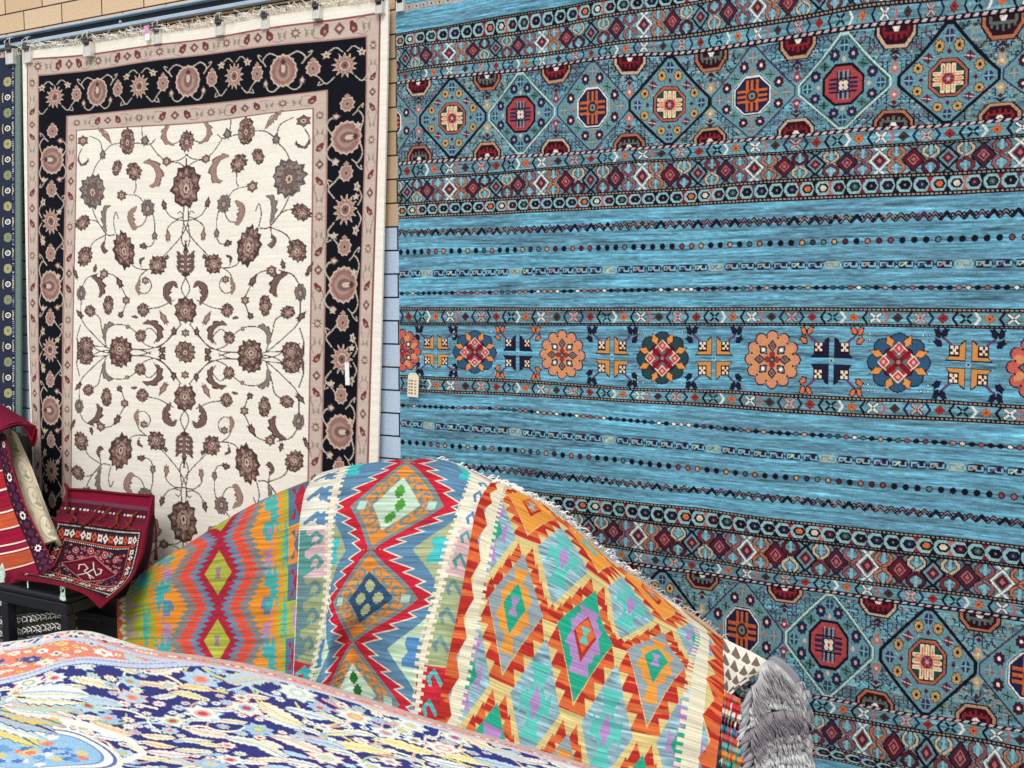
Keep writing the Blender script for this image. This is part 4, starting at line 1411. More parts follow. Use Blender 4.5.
a[:] = a * .93 + a.mean(axis=2, keepdims=True) * .07
sk = streaks(nv, nu, 60, 1.6, 21)
rib = np.sin(V * 2 * np.pi / 1.9)
c.a = np.clip(a * (.90 + .06 * sk + .04 * rib)[..., None], 10, 236)
us = [-101, -60, -35, 0, 35, 60, 96]
vs = [-68, -34, 0, 34, 68, 102, 150]
cells = [
 [(122, 589), (160, 561), (186, 545), (222, 522), (254, 504), (276, 494), (308, 481)],
 [(119, 592), (158, 566), (184, 553), (220, 540), (254, 532), (277, 530), (306, 520)],
 [(117, 600), (157, 583), (183, 577), (218, 573), (253, 570), (277, 568), (304, 560)],
 [(117, 616), (157, 608), (183, 607), (218, 607), (252, 606), (276, 604), (303, 598)],
 [(118, 643), (157, 641), (183, 641), (217, 641), (251, 641), (275, 640), (301, 636)],
 [(120, 675), (158, 675), (183, 675), (217, 676), (250, 676), (274, 676), (300, 674)],
 [(122, 720), (158, 722), (184, 722), (217, 724), (250, 724), (273, 724), (299, 724)]]
net, vk = drape(us, vs, cells, None, None, 0)
P = grid_surface(net, us, vk, c.u, c.v)
kl = empty('kilim', P[200, 200] * (1, 1, 0), 'kilim with lime diamonds between red and grey zigzag stripes, left end of the heap', 'rug')
cloth('woven_field', P, c.a, M['flat'], kl, thick=.004, back=(170, 130, 90))

# ---------------------------------------------------------------- middle kilim: crimson zigzag around big diamonds
nu, nv = 460, 560
c = Canvas(-98, 98, -100, 240, nu, nv, (98, 140, 172))
p = Pen(c)
U, V = np.meshgrid(c.u, c.v)
a = c.a
BM = (98, 140, 172)
SAGE = (172, 182, 140); MINT = (196, 222, 190); CRs = (206, 40, 62); GRY = (122, 148, 146); ORm = (238, 146, 62)
# sage / mint side pieces at the pinches
for vv_, colr, sq in ((-47, (98, 140, 172), (70, 196, 200)), (47, SAGE, (76, 196, 200)), (141, MINT, (92, 146, 200)), (235, SAGE, (76, 196, 200))):
    for s_ in (-1, 1):
        g = p.at(s_ * 62, vv_, -s_, 1)
        g.poly([(0, -34), (6, -26), (26, 0), (6, 26), (0, 34)], colr)
        g.poly([(0, -13), (13, -13), (13, -7), (9, 0), (13, 7), (13, 13), (0, 13)], sq)
        if colr is MINT or colr is SAGE: g.poly([(13, -9), (22, 0), (13, 9)], colr)
# diamonds
for k, vc in enumerate((-94, 0, 94, 188)):
    # crimson saw-teeth with white outline
    for grow, cc in ((2.4, CRM), (0, CRs)):
        for sx in (-1, 1):
            pts = [(0, -48.5)]
            vs_ = [-47, -36, -24.5, -12.5, 0, 12.5, 24.5, 36, 47]
            for a0, a1_ in zip(vs_[:-1], vs_[1:]):
                m_ = (a0 + a1_) / 2
                tip = max(25, 46 * (1 - abs(m_) / 49) + 19.5)
                base_ = lambda v_: max(11, 46 * (1 - abs(v_) / 49) + 6)
                pts += [(base_(a0) + grow, a0 + (grow if False else 0)), (tip + grow * 1.5, m_ + (2.5 if m_ < 0 else -2.5))]
            pts += [(base_(47) + grow, 47), (0, 48.5)]
            p.at(0, vc, sx, 1).poly(pts, cc)
    q = p.at(0, vc)
    q.dia(0, 0, 46, 49, GRY)
    q.dia(0, 0, 40, 42.5, ORm)
    # grey hooks inside the orange band
    for sx in (-1, 1):
        for sy in (-1, 1):
            for i in range(3):
                t = .2 + .27 * i
                x_, y_ = 31 * (1 - t), 33 * t
                h = q.at(sx * x_, sy * y_, sx, sy)
                h.poly([(-5.5, -3), (-1, -6.5), (4.5, -3), (4.5, 4), (0, 6), (-4.5, 3)], GRY)
                h.poly([(-1.5, -2), (2.5, -3.5), (2.2, 2.5), (-2, 2.4)], ORm)
                h.line([(2, 2), (6, 0)], 1.6, ORm)
    for sx in (-1, 1): q.dia(sx * 34, 0, 7.5, 7, GRY); q.star(sx * 34, 0, 5.5, 5.5, 4, .75, (190, 216, 200), .78)
    q.dia(0, 0, 24.5, 26.5, GRY) if False else None
    inner = (204, 228, 206) if k % 2 == 1 else (52, 88, 124)
    q.dia(0, 0, 23, 26, inner)
    cr = (84, 160, 64) if k == 1 else ((40, 110, 50) if k == 3 else (190, 194, 146))
    for (x_, y_) in ((0, -12), (0, 12), (-9, 0), (9, 0)):
        if k % 2 == 1 and x_ < 0: continue
        h = q.at(x_ * (1 if k % 2 == 0 else .3), y_)
        if k % 2 == 1: h = q.at(*((-2, 13), (2, -12), (4, 0), (4, 0))[((x_ > 0) + 2 * (y_ == 0) + (y_ < 0)) % 4] if False else (x_ * .45, y_))
        h.star(0, 0, 5.6, 6.2, 8, .72, cr); h.rect(-5, -1.4, 5, 1.4, cr); h.rect(-1.6, -6, 1.6, 6, cr)
# hook panels
for s_ in (-1, 1):
    segs = [(-100, 22, (242, 238, 220), (100, 144, 182)), (22, 72, (222, 186, 190), (92, 160, 154)), (72, 150, (166, 178, 134), (112, 146, 152)), (150, 240, (200, 44, 58), (76, 190, 190))]
    for v0_, v1_, b_, h_ in segs:
        g = p.at(0, 0, s_, 1)
        g.rect(62, v0_, 98, v1_, b_)
        if s_ < 0 and v0_ > 0 and v0_ < 150: g.poly([(98, v0_), (90, v0_), (92, v1_), (98, v1_)], h_)
        y_ = v0_ + 8
        while y_ < v1_ - 4:
            if s_ < 0:
                g.poly([(98, y_ - 8), (88, y_ - 2), (80, y_ + 8), (88, y_ + 14), (98, y_ + 18)], h_) if v0_ > 0 and v0_ < 150 else g.poly([(64, y_ - 10), (88, y_ + 3), (64, y_ + 14)], h_)
            g.line([(92, y_ + 6), (80, y_ - 4), (74, y_ + 2), (78, y_ + 7)], 4.0, h_)
            g.line([(84, y_ + 6), (81, y_ + 3)], 2.4, b_)
            y_ += 25
        g.line([(97.5, -100), (97.5, 240)], 1.4, CRM) if s_ < 0 else None
# white combs with square teeth
for s_ in (-1, 1):
    g = p.at(0, 0, s_, 1)
    g.rect(63, -100, 68, 240, CRM)
    y_ = -100
    while y_ < 240:
        g.rect(68, y_, 71.5, y_ + 3.4, CRM); g.rect(59.5, y_ + 3.2, 63, y_ + 6.6, CRM)
        y_ += 6.8
# end of the kilim: plain pale weave with a red line
p.poly([(14, -64), (98, -64), (98, -50), (70, -53), (40, -58)], (206, 200, 186)); p.line([(20, -61.5), (60, -58.5), (98, -56)], 1.6, (190, 60, 66))
p.rect(-98, -100, 98, -62, (206, 200, 186)); p.rect(-98, -68, 98, -65, (190, 60, 66)); p.rect(-98, -62.5, 98, -60, CRM)
sk = streaks(nv, nu, 50, 1.8, 22); rib = np.sin(V * 2 * np.pi / 1.75)
c.a = np.clip(c.a * (.90 + .07 * sk + .045 * rib)[..., None], 10, 236)
us = [-98, -66, -42, 0, 42, 66, 98]
vs = [-62, -47, -20, 0, 47, 94, 141, 188, 240]
cells = [
 [(322, 473), (345, 467), (372, 463), (408, 460), (448, 461), (474, 472), (502, 486)],
 [(315, 477), (341, 471), (370, 467), (407, 463), (453, 469), (474, 478), (497, 490)],
 [(305, 492), (335, 487), (363, 484), (402, 483), (447, 486), (470, 490), (489, 496)],
 [(301, 511), (331, 508), (354, 506), (396, 505), (440, 506), (464, 508), (484, 513)],
 [(298, 553), (329, 551), (342, 551), (371, 550), (420, 549), (450, 549), (473, 555)],
 [(296, 601), (326, 602), (335, 602), (369, 598), (414, 599), (437, 600), (464, 603)],
 [(294, 651), (316, 655), (326, 652), (353, 643), (394, 650), (424, 654), (451, 657)],
 [(292, 697), (306, 703), (322, 702), (354, 690), (396, 704), (417, 710), (440, 714)],
 [(290, 745), (300, 755), (320, 755), (350, 745), (390, 760), (408, 768), (430, 770)]]
net, vk = drape(us, vs, cells, None, None, .012)
c2v = np.concatenate([np.linspace(vk[0], c.v[0], 40)[:-1], c.v]) if vk[0] < c.v[0] else c.v
P = grid_surface(net, us, vk, c.u, np.clip(c.v, vk[0], vk[-1]))
Nn = normals(P)
km = empty('kilim', P[280, 230] * (1, 1, 0), 'kilim with crimson sawtooth edged diamonds and white comb stripes, middle of the heap', 'rug')
cloth('woven_field', P, c.a, M['flat'], km, thick=.004, back=(170, 140, 120))
# fringe of its end, lying on the crest
us_f = np.linspace(12, 98, 24); Pf = grid_surface(net, us, vk, us_f, [-70])[0]
fringe_along(Pf, [np.array([.35, .45, .45])] * 24, 'fringe', M['fringe_white'], km, .034, 420, .0028, 1.2, .55)

# ---------------------------------------------------------------- right kilim: lattice of stepped diamonds
nu, nv = 620, 620
c = Canvas(-.62, 6.92, -2.2, 3.6, nu, nv, (228, 204, 132))
p = Pen(c)
U, V = np.meshgrid(c.u, c.v)
YL = (228, 204, 132); RE = (196, 46, 40); OE = (232, 110, 56); LB = (146, 184, 196); TQ = (92, 202, 190); GN = (36, 176, 140); PL = (184, 138, 200); GA = (150, 168, 174); OO = (248, 160, 62)
sn = streaks(nv, nu, 120, 5, 31)
stripe = np.where((sn + .8 * np.sin(V * 23))[..., None] > .1, np.array(RE, float), np.array(OE, float))


def mask_poly(pts):
    t = Canvas(c.u0, c.u1, c.v0, c.v1, c.nu, c.nv, 0.0) if False else None


def stripe_poly(pts):
    """fill with the varying red and orange of hand-dyed weft"""
    pts = np.asarray(pts, float)
    i0, i1, j0, j1 = c.win(pts[:, 0].min(), pts[:, 0].max(), pts[:, 1].min(), pts[:, 1].max())
    if i1 <= i0 or j1 <= j0: return
    sub = c.a[j0:j1, i0:i1].copy()
    keep = sub.copy()
    c.poly(pts, (-1., -1., -1.))
    w = c.a[j0:j1, i0:i1]
    m_ = w[..., 0] == -1
    w[m_] = stripe[j0:j1, i0:i1][m_]


def tri_band(s0, t0, s1_, t1_, n, size, side):
    for i in range(n):
        f0 = (i + .5) / n
        x0_, y0_ = s0 + (s1_ - s0) * f0, t0 + (t1_ - t0) * f0
        stripe_poly([(x0_ - size * .62, y0_ + .13), (x0_ + size * .62, y0_ + .13), (x0_ + side * size * .3, y0_ - .18)])


for t in range(-3, 5):
    for s in range(0, 7):
        if (s + t) % 2: continue
        odd = t % 2 != 0
        q = p.at(s, t)
        if odd:
            # ring of red triangles, then the stepped diamond
            for sx in (-1, 1):
                tri_band(s + sx * .06, t - .88, s + sx * .86, t - .04, 4, .37, sx * .3)
                tri_band(s + sx * .84, t + .1, s + sx * .08, t + .9, 4, .37, sx * .3)
            pass
for t in range(-3, 5):
    for s in range(0, 7):
        if (s + t) % 2: continue
        odd = t % 2 != 0
        q = p.at(s, t)
        if odd:
            alt = ((s // 2) + (t // 2)) % 2 == 0     # grey-orange or teal-purple
            base, mid, core, hg = (GA, OO, GN, PL) if alt else (GN, PL, OE, TQ)
            if t < 0: base, mid, core, hg = (OO, OO, TQ, LB)
            q.dia(0, 0, .80, .82, base); q = q.at(0, 0, 1.1, 1.1)
            for i in range(4):
                y = -.55 + i * .36
            for sx, sy in ((0, -1), (0, 1), (-1, 0), (1, 0)):
                if sy: q.poly([(-.26, sy * .46), (.26, sy * .46), (.16, sy * .26), (-.16, sy * .26)] if not alt else [(-.18, sy * .54), (.18, sy * .54), (.1, sy * .34), (.16, sy * .26), (-.16, sy * .26), (-.1, sy * .34)], mid)
                else: q.poly([(sx * .2, -.22), (sx * .42, -.16), (sx * .34, 0), (sx * .46, .18), (sx * .2, .22)], mid)
            for sx in (-1, 1):
                for sy in (-1, 1): q.poly([(sx * .12, sy * .1), (sx * .34, sy * .12), (sx * .28, sy * .3), (sx * .1, sy * .34)], mid)
            q.dia(0, 0, .3, .34, core)
            if not alt:
                q.dia(0, 0, .3, .34, RE); q.dia(0, -.03, .26, .26, OE)
            q.poly([(-.12, -.12), (.12, -.12), (.03, 0), (.12, .12), (-.12, .12), (-.03, 0)], hg)
        else:
            q.dia(0, 0, .70, .76, LB)
            g = (s // 2 + t) % 2 == 0
            q.poly([(-.26, -.46), (.26, -.46), (.12, -.2), (-.12, -.2)], TQ if s in (2, 4) else PL)
            q.poly([(-.26, .46), (.26, .46), (.12, .2), (-.12, .2)], TQ if s in (2, 4) else PL)
            for sx in (-1, 1): q.poly([(sx * .18, 0), (sx * .4, -.18), (sx * .42, .18)], TQ if s in (2, 4) else PL); q.dia(sx * .12, 0, .2, .24, TQ if s in (2, 4) else PL)
            if s in (2, 4): q.dia(0, 0, .15, .22, PL)
            else: q.dia(0, 0, .3, .3, GN)
            # little red figures in the yellow above and below
            for sy in (-1, 1):
                stripe_poly([(s - .22, t + sy * 1.02), (s + .22, t + sy * 1.02), (s, t + sy * 1.02 - .24)])
a = c.a
# white comb edge
def comb(x_in, x_out, sgn):
    lo, hi = min(x_in, x_out), max(x_in, x_out)
    a[(U > lo) & (U < hi)] = (240, 230, 200)
    th = (V / .105) % 1 < .5
    a[(np.abs(U - (x_in + sgn * .1)) < .13) & th & ((U - x_in) * sgn > -.14)] = (240, 230, 200)


lb = np.abs(a - np.array(LB, float)).sum(2) < 3
a[lb] *= (1 + .10 * streaks(nv, nu, 25, 2.4, 44))[lb][:, None]
comb(0.02, -.3, -1)
comb(6.0, 6.35, 1)
a[(U > 5.84) & (U < 6.02) & ((V / .105) % 1 < .5)] = (240, 230, 200)
a[(U > -.02) & (U < .12) & ((V / .105) % 1 < .5)] = (240, 230, 200)
# outer border with stepped outline
ob = np.abs(((V / .52) % 1) * 2 - 1)
mL = U < -.27 - .1 + .2 * ob + .0
mR = U > 6.62 - .3 * ob
a[mL] = stripe[mL]; a[mR] = stripe[mR]
a[(V < -1.5)] = (222, 196, 186)
a[(V < -1.5) & (((V * 6) % 1) < .4)] = (206, 60, 54)
c.a[:] = c.a * .92 + c.a.mean(axis=2, keepdims=True) * .08
sk = streaks(nv, nu, 60, 1.9, 23); rib = np.sin(V * 2 * np.pi / .038)
c.a = np.clip(c.a * (.88 + .05 * sk + .04 * rib)[..., None], 8, 228)
us = [-.62, -.3, 0, 1, 2, 3, 4, 5, 6, 6.35, 6.92]
vs = [-1.75, -1, -.5, 0, .5, 1, 2, 3, 3.6]
cells = [
 [(492, 483), (499, 483), (505, 485), (527, 496), (552, 509), (578, 532), (604, 555), (633, 576), (660, 594), (690, 615), (722, 639)],
 [(487, 488), (494, 489), (502, 492), (532, 506), (562, 523), (590, 548), (618, 570), (652, 594), (682, 613), (700, 622), (723, 642)],
 [(480, 499), (488, 502), (498, 506), (530, 521), (563, 536), (596, 559), (626, 585), (660, 609), (697, 628), (708, 634), (723, 648)],
 [(474, 519), (483, 523), (493, 528), (526, 543), (564, 557), (598, 580), (631, 604), (665, 625), (700, 641), (709, 646), (723, 660)],
 [(468, 555), (477, 558), (487, 562), (520, 575), (556, 589), (590, 610), (623, 629), (659, 645), (696, 656), (708, 661), (724, 672)],
 [(461, 594), (470, 595), (481, 597), (514, 606), (550, 620), (585, 635), (620, 648), (656, 659), (693, 671), (707, 677), (724, 689)],
 [(446, 668), (456, 670), (467, 673), (500, 688), (535, 703), (571, 718), (605, 731), (645, 740), (683, 747), (700, 752), (717, 758)],
 [(432, 742), (441, 744), (452, 747), (486, 765), (520, 782), (556, 797), (592, 808), (632, 818), (672, 825), (690, 830), (707, 836)],
 [(424, 785), (433, 788), (444, 791), (478, 810), (512, 828), (548, 843), (584, 855), (624, 865), (664, 872), (682, 878), (699, 884)]]
net, vk = drape(us, vs, cells, None, None, .03)
P = grid_surface(net, us, vk, c.u, np.clip(c.v, vk[0], vk[-1]))
kr = empty('kilim', P[300, 300] * (1, 1, 0), 'kilim with a lattice of turquoise, grey and red diamonds, right side of the heap', 'rug')
cloth('woven_field', P, c.a, M['flat'], kr, thick=.004, back=(190, 150, 120))
us_f = np.linspace(-.62, 5.4, 60); Pf = grid_surface(net, us, vk, us_f, [-1.72])[0]
fringe_along(Pf, [np.array([.25, .5, .32])] * 60, 'fringe', M['fringe_white'], kr, .032, 620, .0026, 1.2, .55)
us_f = np.linspace(1.0, 6.9, 60); Pf = grid_surface(net, us, vk, us_f, [-1.6])[0]
fringe_along(Pf, [np.array([.2, .55, .1])] * 60, 'loose_fringe', M['fringe_grey'], kr, .035, 300, .0018, .9, .7)

# ================================================================== folded kilims under the heap, right end
ROOTS = []


def stack_end():
    """five folded kilims, their grey fringed ends facing right"""
    # (outline top-left px,py) -> (top-right px,py), thickness px
    specs = [
     # left x,y ; crest x,y ; right x,y ; bottom left, bottom right ; fringe material ; label
     ((740, 704), (772, 661), (797, 684), 26, 'fringe_grey', (176, 172, 174), 'folded cream kilim with taupe triangles and grey fringe, topmost of the stack at right'),
     ((738, 722), (768, 690), (799, 692), 20, 'fringe_pale', (206, 206, 204), 'folded pale kilim with whitish fringe, second from top of the stack at right'),
     ((738, 742), (772, 712), (801, 712), 22, 'fringe_dark', (150, 146, 150), 'folded kilim with a darker taupe fringe, third down in the stack at right'),
     ((741, 760), (776, 738), (802, 736), 20, 'fringe_grey', (160, 158, 162), 'folded kilim with mid grey fringe, fourth down in the stack at right'),
     ((743, 778), (776, 757), (803, 755), 26, 'fringe_pale', (188, 188, 188), 'folded kilim with light grey fringe, at the lower right corner of the stack'),
    ]
    for k, (a, b, d, th, fm, colr, lab) in enumerate(specs):
        dep = float(wall_dep(np.array(790.), np.array(700.))) - .16
        dl = dep - .26 ; dc = dep - .12 ; dr = dep
        root = empty('folded_kilim', at_depth(np.array(760.), np.array(b[1] + 10.), np.array(dep - .1)), lab, 'rug', None)
        nl = 3
        for L in range(nl):
            oy = th * L / nl
            hh_ = th / nl
            jx = random.uniform(-2.5, 2.5)
            # a rounded fold: net rows run back-to-front over the edge, columns from left to right
            ctrl = []
            X_ = [(a[0] - 14, a[1] + 12, dl - .04), (a[0], a[1], dl), ((a[0] + b[0]) / 2, (a[1] + b[1]) / 2 - 1, (dl + dc) / 2), (b[0], b[1], dc), (d[0] + jx, d[1], dr)]
            for rr, (ddy, ddd, dxx) in enumerate(((-5, .10, 14), (-2, .05, 6), (0, 0, 0), (hh_ * .5, -.012, 1.5), (hh_ * 1.0, .0, 0), (hh_ * 1.02, .05, 0))):
                ctrl.append([at_depth(x_ + dxx * (.25 if k else .4), y_ + oy + ddy, d_ + ddd) for x_, y_, d_ in X_])
            g = np.array(ctrl)
            vsx = [0, .45, .6, .75, .9, 1.0]; usx = [0, .2, .5, .8, 1.0]
            cv = Canvas(0, 1, 0, 1, 200, 90, colr)
            cv.a *= (1 + .05 * streaks(90, 200, 20, 2, k * 7 + L))[..., None]
            P = grid_surface(g, usx, vsx, cv.u, cv.v)
            P += normals(P) * (.003 * np.sin(np.linspace(0, 22 + 4 * L, 200)))[None, :, None]
            cloth('fold', P, np.clip(cv.a, 0, 250), M['flat'], root, thick=.006, back=colr, stride=6)
            # fringe hanging over this layer's front
            edge = P[54:58].mean(axis=0)
            sel = edge[84:]
            f = MB()
            long = k in (0, 2)
            nst = (170 if L == 0 else 90) if long else (70 if L == 0 else 60)
            for i in range(nst):
                t = random.uniform(0, len(sel) - 1.01); j = int(t); s0_ = sel[j] + (sel[j + 1] - sel[j]) * (t - j)
                tocam = (CAM - s0_); tocam /= np.linalg.norm(tocam)
                Lf = hh_ * .0031 * (random.uniform(1.0, 2.0) if long else random.uniform(.5, 1.0))
                sway = random.gauss(.3, .22)
                p1 = s0_ + tocam * .014 + np.array([0, 0, .002])
                p2 = s0_ + tocam * .022 + np.array([sway * Lf * .4, 0, -Lf * .5])
                p3 = s0_ + tocam * .024 + np.array([sway * Lf, 0, -Lf])
                f.tube([s0_, p1, p2, p3], .0019, 3)
            ce = P[20:80:1, -1]
            for i in range(50):
                q0 = ce[random.randrange(len(ce))]; Lf = random.uniform(.010, .03)
                f.tube([q0, q0 + np.array([Lf * .6, -.004, -.002]), q0 + np.array([Lf * .9, -.006, -Lf * .8])], .0018, 3)
            f.build('fringe', M[fm], root, smooth=True)
        ROOTS.append(root)
    # the patterned top of the uppermost kilim, seen between the orange border and its fringe
    return


# patterned cream cloth of the topmost folded kilim
def cream_top():
    cv = Canvas(0, 10, 0, 6, 260, 160, (244, 238, 222))
    q = Pen(cv)
    for j in range(6):
        for i in range(9):
            x_, y_ = i * 2.1 + (j % 2) * .6 - 1 , j * 1.05 + .15
            q.poly([(x_, y_ + .85), (x_ + .35, y_ + .02), (x_ + 1.9, y_ + .7), (x_ + 1.5, y_ + .95)], (128, 108, 98))
    dep = float(wall_dep(np.array(790.), np.array(700.)))
    cells = [[(716, 634), (735, 644), (752, 652), (768, 661)], [(714, 655), (728, 665), (742, 674), (757, 673)], [(712, 676), (722, 684), (731, 691), (742, 682)], [(708, 700), (712, 706), (718, 703), (728, 694)]]
    deps = [[dep - .06, dep - .08, dep - .10, dep - .12], [dep - .16, dep - .16, dep - .17, dep - .20], [dep - .25, dep - .25, dep - .26, dep - .27], [dep - .32, dep - .32, dep - .32, dep - .32]]
    g = np.array([[at_depth(np.array(float(x)), np.array(float(y)), np.array(deps[i][j])) for j, (x, y) in enumerate(r_)] for i, r_ in enumerate(cells)])
    P = grid_surface(g, [0, 3.3, 6.6, 10], [0, 2, 4, 6], cv.u, cv.v)
    cv.a *= (1 + .03 * streaks(160, 260, 30, 1.5, 9))[..., None]
    root = ROOTS[0]
    cloth('top_cloth', P, np.clip(cv.a, 0, 250), M['flat'], root, thick=.006, back=(200, 190, 180))


stack_end()
cream_top()
# bright folded edges showing between the orange border and the grey fringes
edge_cols = [(232, 96, 60), (214, 60, 66), (238, 232, 220), (40, 34, 40), (70, 120, 170), (226, 84, 70), (90, 190, 190), (244, 150, 60), (60, 170, 150), (206, 60, 60)]
dep = float(wall_dep(np.array(790.), np.array(700.)))
for k in range(5):
    y0_ = 692 + k * 17
    root = ROOTS[k]
    for j in range(2):
        colr = edge_cols[(k * 2 + j)]
        yy = y0_ + j * 8.5
        cv = Canvas(0, 10, 0, 2, 70, 30, colr)
        q = Pen(cv)
        for i in range(6): q.rect(i * 1.9, 0, i * 1.9 + .7, 2, edge_cols[(k * 3 + j + i * 7) % 10])
        xe = 738 + 3 * math.sin(k * 2.3 + j)
        xe += 3
        cells = [[(721.5, yy - 2), (727, yy), (733, yy + 3), (xe, yy + 7)], [(721, yy + 2), (726.5, yy + 4.5), (732, yy + 7), (xe - 1, yy + 11)], [(721, yy + 6.5), (726, yy + 9), (732, yy + 11.5), (xe - 2, yy + 14)]]
        dd = [.0, -.014, .0]
        g = np.array([[at_depth(np.array(float(x_)), np.array(float(y_)), np.array(dep - .475 + dd[i] + .004 * m_)) for m_, (x_, y_) in enumerate(r_)] for i, r_ in enumerate(cells)])
        P = grid_surface(g, [0, 3.3, 6.6, 10], [0, 1, 2], cv.u, cv.v)
        o_ = cloth('striped_edge', P, cv.a, M['flat'], root, thick=.01, back=colr, stride=6); o_['label'] = 'bright striped folded edge'

# plinth under the stack, below the picture
zp = float(at_depth(np.array(770.), np.array(800.), np.array(dep - .1))[2])
pc = at_depth(np.array(745.), np.array(800.), np.array(dep - .12))
o = MB().box((pc[0] - .45, pc[1] - .06, 0), (pc[0] + .10, pc[1] + .18, zp), .01).build('display_plinth', M['black'])
tag(o, 'black display plinth carrying the stack of folded kilims below the heap', 'plinth')
# ================================================================== foreground blue floral carpet on its pile
def blue_rug():
    nu, nv = 900, 620
    c = Canvas(0, 150, 0, 90, nu, nv, (58, 60, 130))
    p = Pen(c)
    r = random.Random(12)
    CRb = (250, 246, 226); LBb = (170, 206, 236); SKb = (196, 224, 240); GNb = (176, 204, 160); YLb = (234, 216, 130); SAb = (240, 140, 110); PKb = (240, 176, 168); NVb = (50, 50, 118); WHb = (252, 250, 244)

    def flower(q, k):
        base = r.choice([CRb, WHb, SKb, CRb, LBb])
        q.star(0, 0, k * 1.12, k * 1.12, 8, .7, r.choice([LBb, SKb, PKb]))
        q.star(0, 0, k, k, 8, .68, base)
        q.ell(0, 0, k * .45, k * .45, r.choice([LBb, GNb, PKb, SKb]), 8)
        q.ell(0, 0, k * .26, k * .26, r.choice([SAb, YLb, (214, 80, 90), CRb]), 8)
        for i in range(5):
            th = r.uniform(0, 6.28); q.dia(math.cos(th) * k * .7, math.sin(th) * k * .7, k * .12, k * .12, r.choice([(90, 130, 190), GNb, YLb, SAb]))

    def feather(q, L, bend, base, edge):
        pts = [(0, 0), (L * .3, bend * .5), (L * .65, bend), (L, bend * .6)]
        k = np.arange(4.); s = herm(k, np.linspace(0, 3, 24)) @ np.array(pts)
        t = np.gradient(s, axis=0); t /= np.linalg.norm(t, axis=1, keepdims=True); n_ = np.stack([-t[:, 1], t[:, 0]], 1)
        x = np.linspace(0, 1, 24); prof = L * .16 * np.sin(np.pi * np.clip(x + .04, 0, 1)) ** .6
        ser = 1 + .5 * ((x * 7) % 1)
        q.poly(np.vstack([s + n_ * (prof * ser * 1.15)[:, None], (s - n_ * (prof * ser * 1.15)[:, None])[::-1]]), edge)
        q.poly(np.vstack([s + n_ * (prof * ser)[:, None], (s - n_ * (prof * ser)[:, None])[::-1]]), base)
        q.line(s, L * .035, edge)
        q.line(s + n_ * (prof * .5)[:, None], L * .02, r.choice([YLb, PKb, LBb]))

    # scrolling vines first
    for k in range(260):
        x, y = r.uniform(0, 150), r.uniform(0, 90)
        pts = [(x, y)]
        a = r.uniform(0, 6.28)
        for i in range(5):
            a += r.uniform(-.9, .9); x += 4 * math.cos(a); y += 1.8 * math.sin(a); pts.append((x, y))
        p.spl(pts, .5, r.choice([CRb, SKb, YLb, GNb, PKb]))
    spots = []
    for k in range(9000):
        x, y = r.uniform(-2, 152), r.uniform(0, 200)
        s = r.choice([4.2, 3.4, 2.6]) if k < 1500 else r.choice([1.1, 1.5, 2.0])
        if all((x - a)**2 + (y - b)**2 > (s + d)**2 * .60 for a, b, d in spots): spots.append((x, y, s))
    for x, y, s in spots:
        q = p.at(0, 0, 1, .45).at(x, y, 1, 1, r.uniform(-.6, .6) + (3.14 if r.random() < .5 else 0))
        if s > 1.5 and r.random() < .5: feather(q.at(-s * 1.3, 0), s * 2.9, s * .5 * r.choice([-1, 1]), r.choice([CRb, WHb, SKb, (250, 240, 190)]), r.choice([LBb, (130, 170, 210), YLb, PKb]))
        else: flower(q, s)
    # large paisley near the corner
    q = p.at(17, 27, .80, .46, .1)
    for k_, cc in ((1.08, CRb), (1.0, (90, 120, 190)), (.95, WHb), (.84, (120, 160, 210)), (.8, (160, 204, 238))):
        q.poly([(21 * k_ * math.cos(t) + 1, 14 * k_ * math.sin(t)) for t in np.linspace(0, 6.28, 40)], cc)
    for i in range(60):
        th = r.uniform(0, 6.28); rr = r.uniform(0, .8)
        q.at(20 * rr * math.cos(th), 12 * rr * math.sin(th)).star(0, 0, 2.1, 1.9, 6, .6, r.choice([CRb, WHb, SAb, (90, 130, 200), YLb, (120, 170, 220), SKb, LBb]))
    q.line([(24, -2), (28, -10), (24, -16), (12, -18), (-4, -17)], 2.4, WHb)
    # long golden feathers above the paisley
    for i in range(8):
        feather(p.at(6 + i * 1.1, 17.5 - i * 0.9, .58, .30, .65 - i * .08), 26, -5 + i, [(250, 226, 130), CRb, (170, 206, 226), (236, 206, 110), CRb, (200, 224, 190), CRb, WHb][i], [(70, 130, 150), LBb, NVb, (90, 150, 160), PKb, LBb, NVb, LBb][i])
    # salmon corner beyond a pale blue guard band
    def zone(k):
        return [(-1, -1), (52 + k * 6, -1), (46 + k * 5, 1.6 + k * .6), (38 + k * 2, 3.0 + k * .9), (29 + k, 4.4 + k * 1.2), (19, 6.2 + k * 1.3), (8, 7.6 + k * 1.4), (-1, 8.6 + k * 1.4)]
    p.poly(zone(1.15), (90, 110, 180)); p.poly(zone(1.0), (212, 222, 240)); p.poly(zone(.45), (150, 170, 220)); p.poly(zone(.3), (226, 222, 232)); p.poly(zone(0), (240, 146, 120))
    sp2 = []
    for k in range(1500):
        x, y = r.uniform(0, 50), r.uniform(0, 18)
        s = r.choice([.7, 1.1, 1.7])
        if y * .45 > 6.6 - max(0, x - 14) * .16: continue
        if all((x - a)**2 + (y - b)**2 > (s + d)**2 * 1.15 for a, b, d in sp2): sp2.append((x, y, s))
    for x, y, s in sp2:
        q = p.at(0, 0, 1, .45).at(x, y, 1, 1, r.uniform(-.4, .4))
        q.star(0, 0, s * 1.5, s * .9, 6, .7, r.choice([CRb, WHb, LBb, (70, 90, 160), YLb, CRb, SKb]))
        q.ell(0, 0, s * .35, s * .3, r.choice([SAb, NVb, YLb, GNb]), 6)
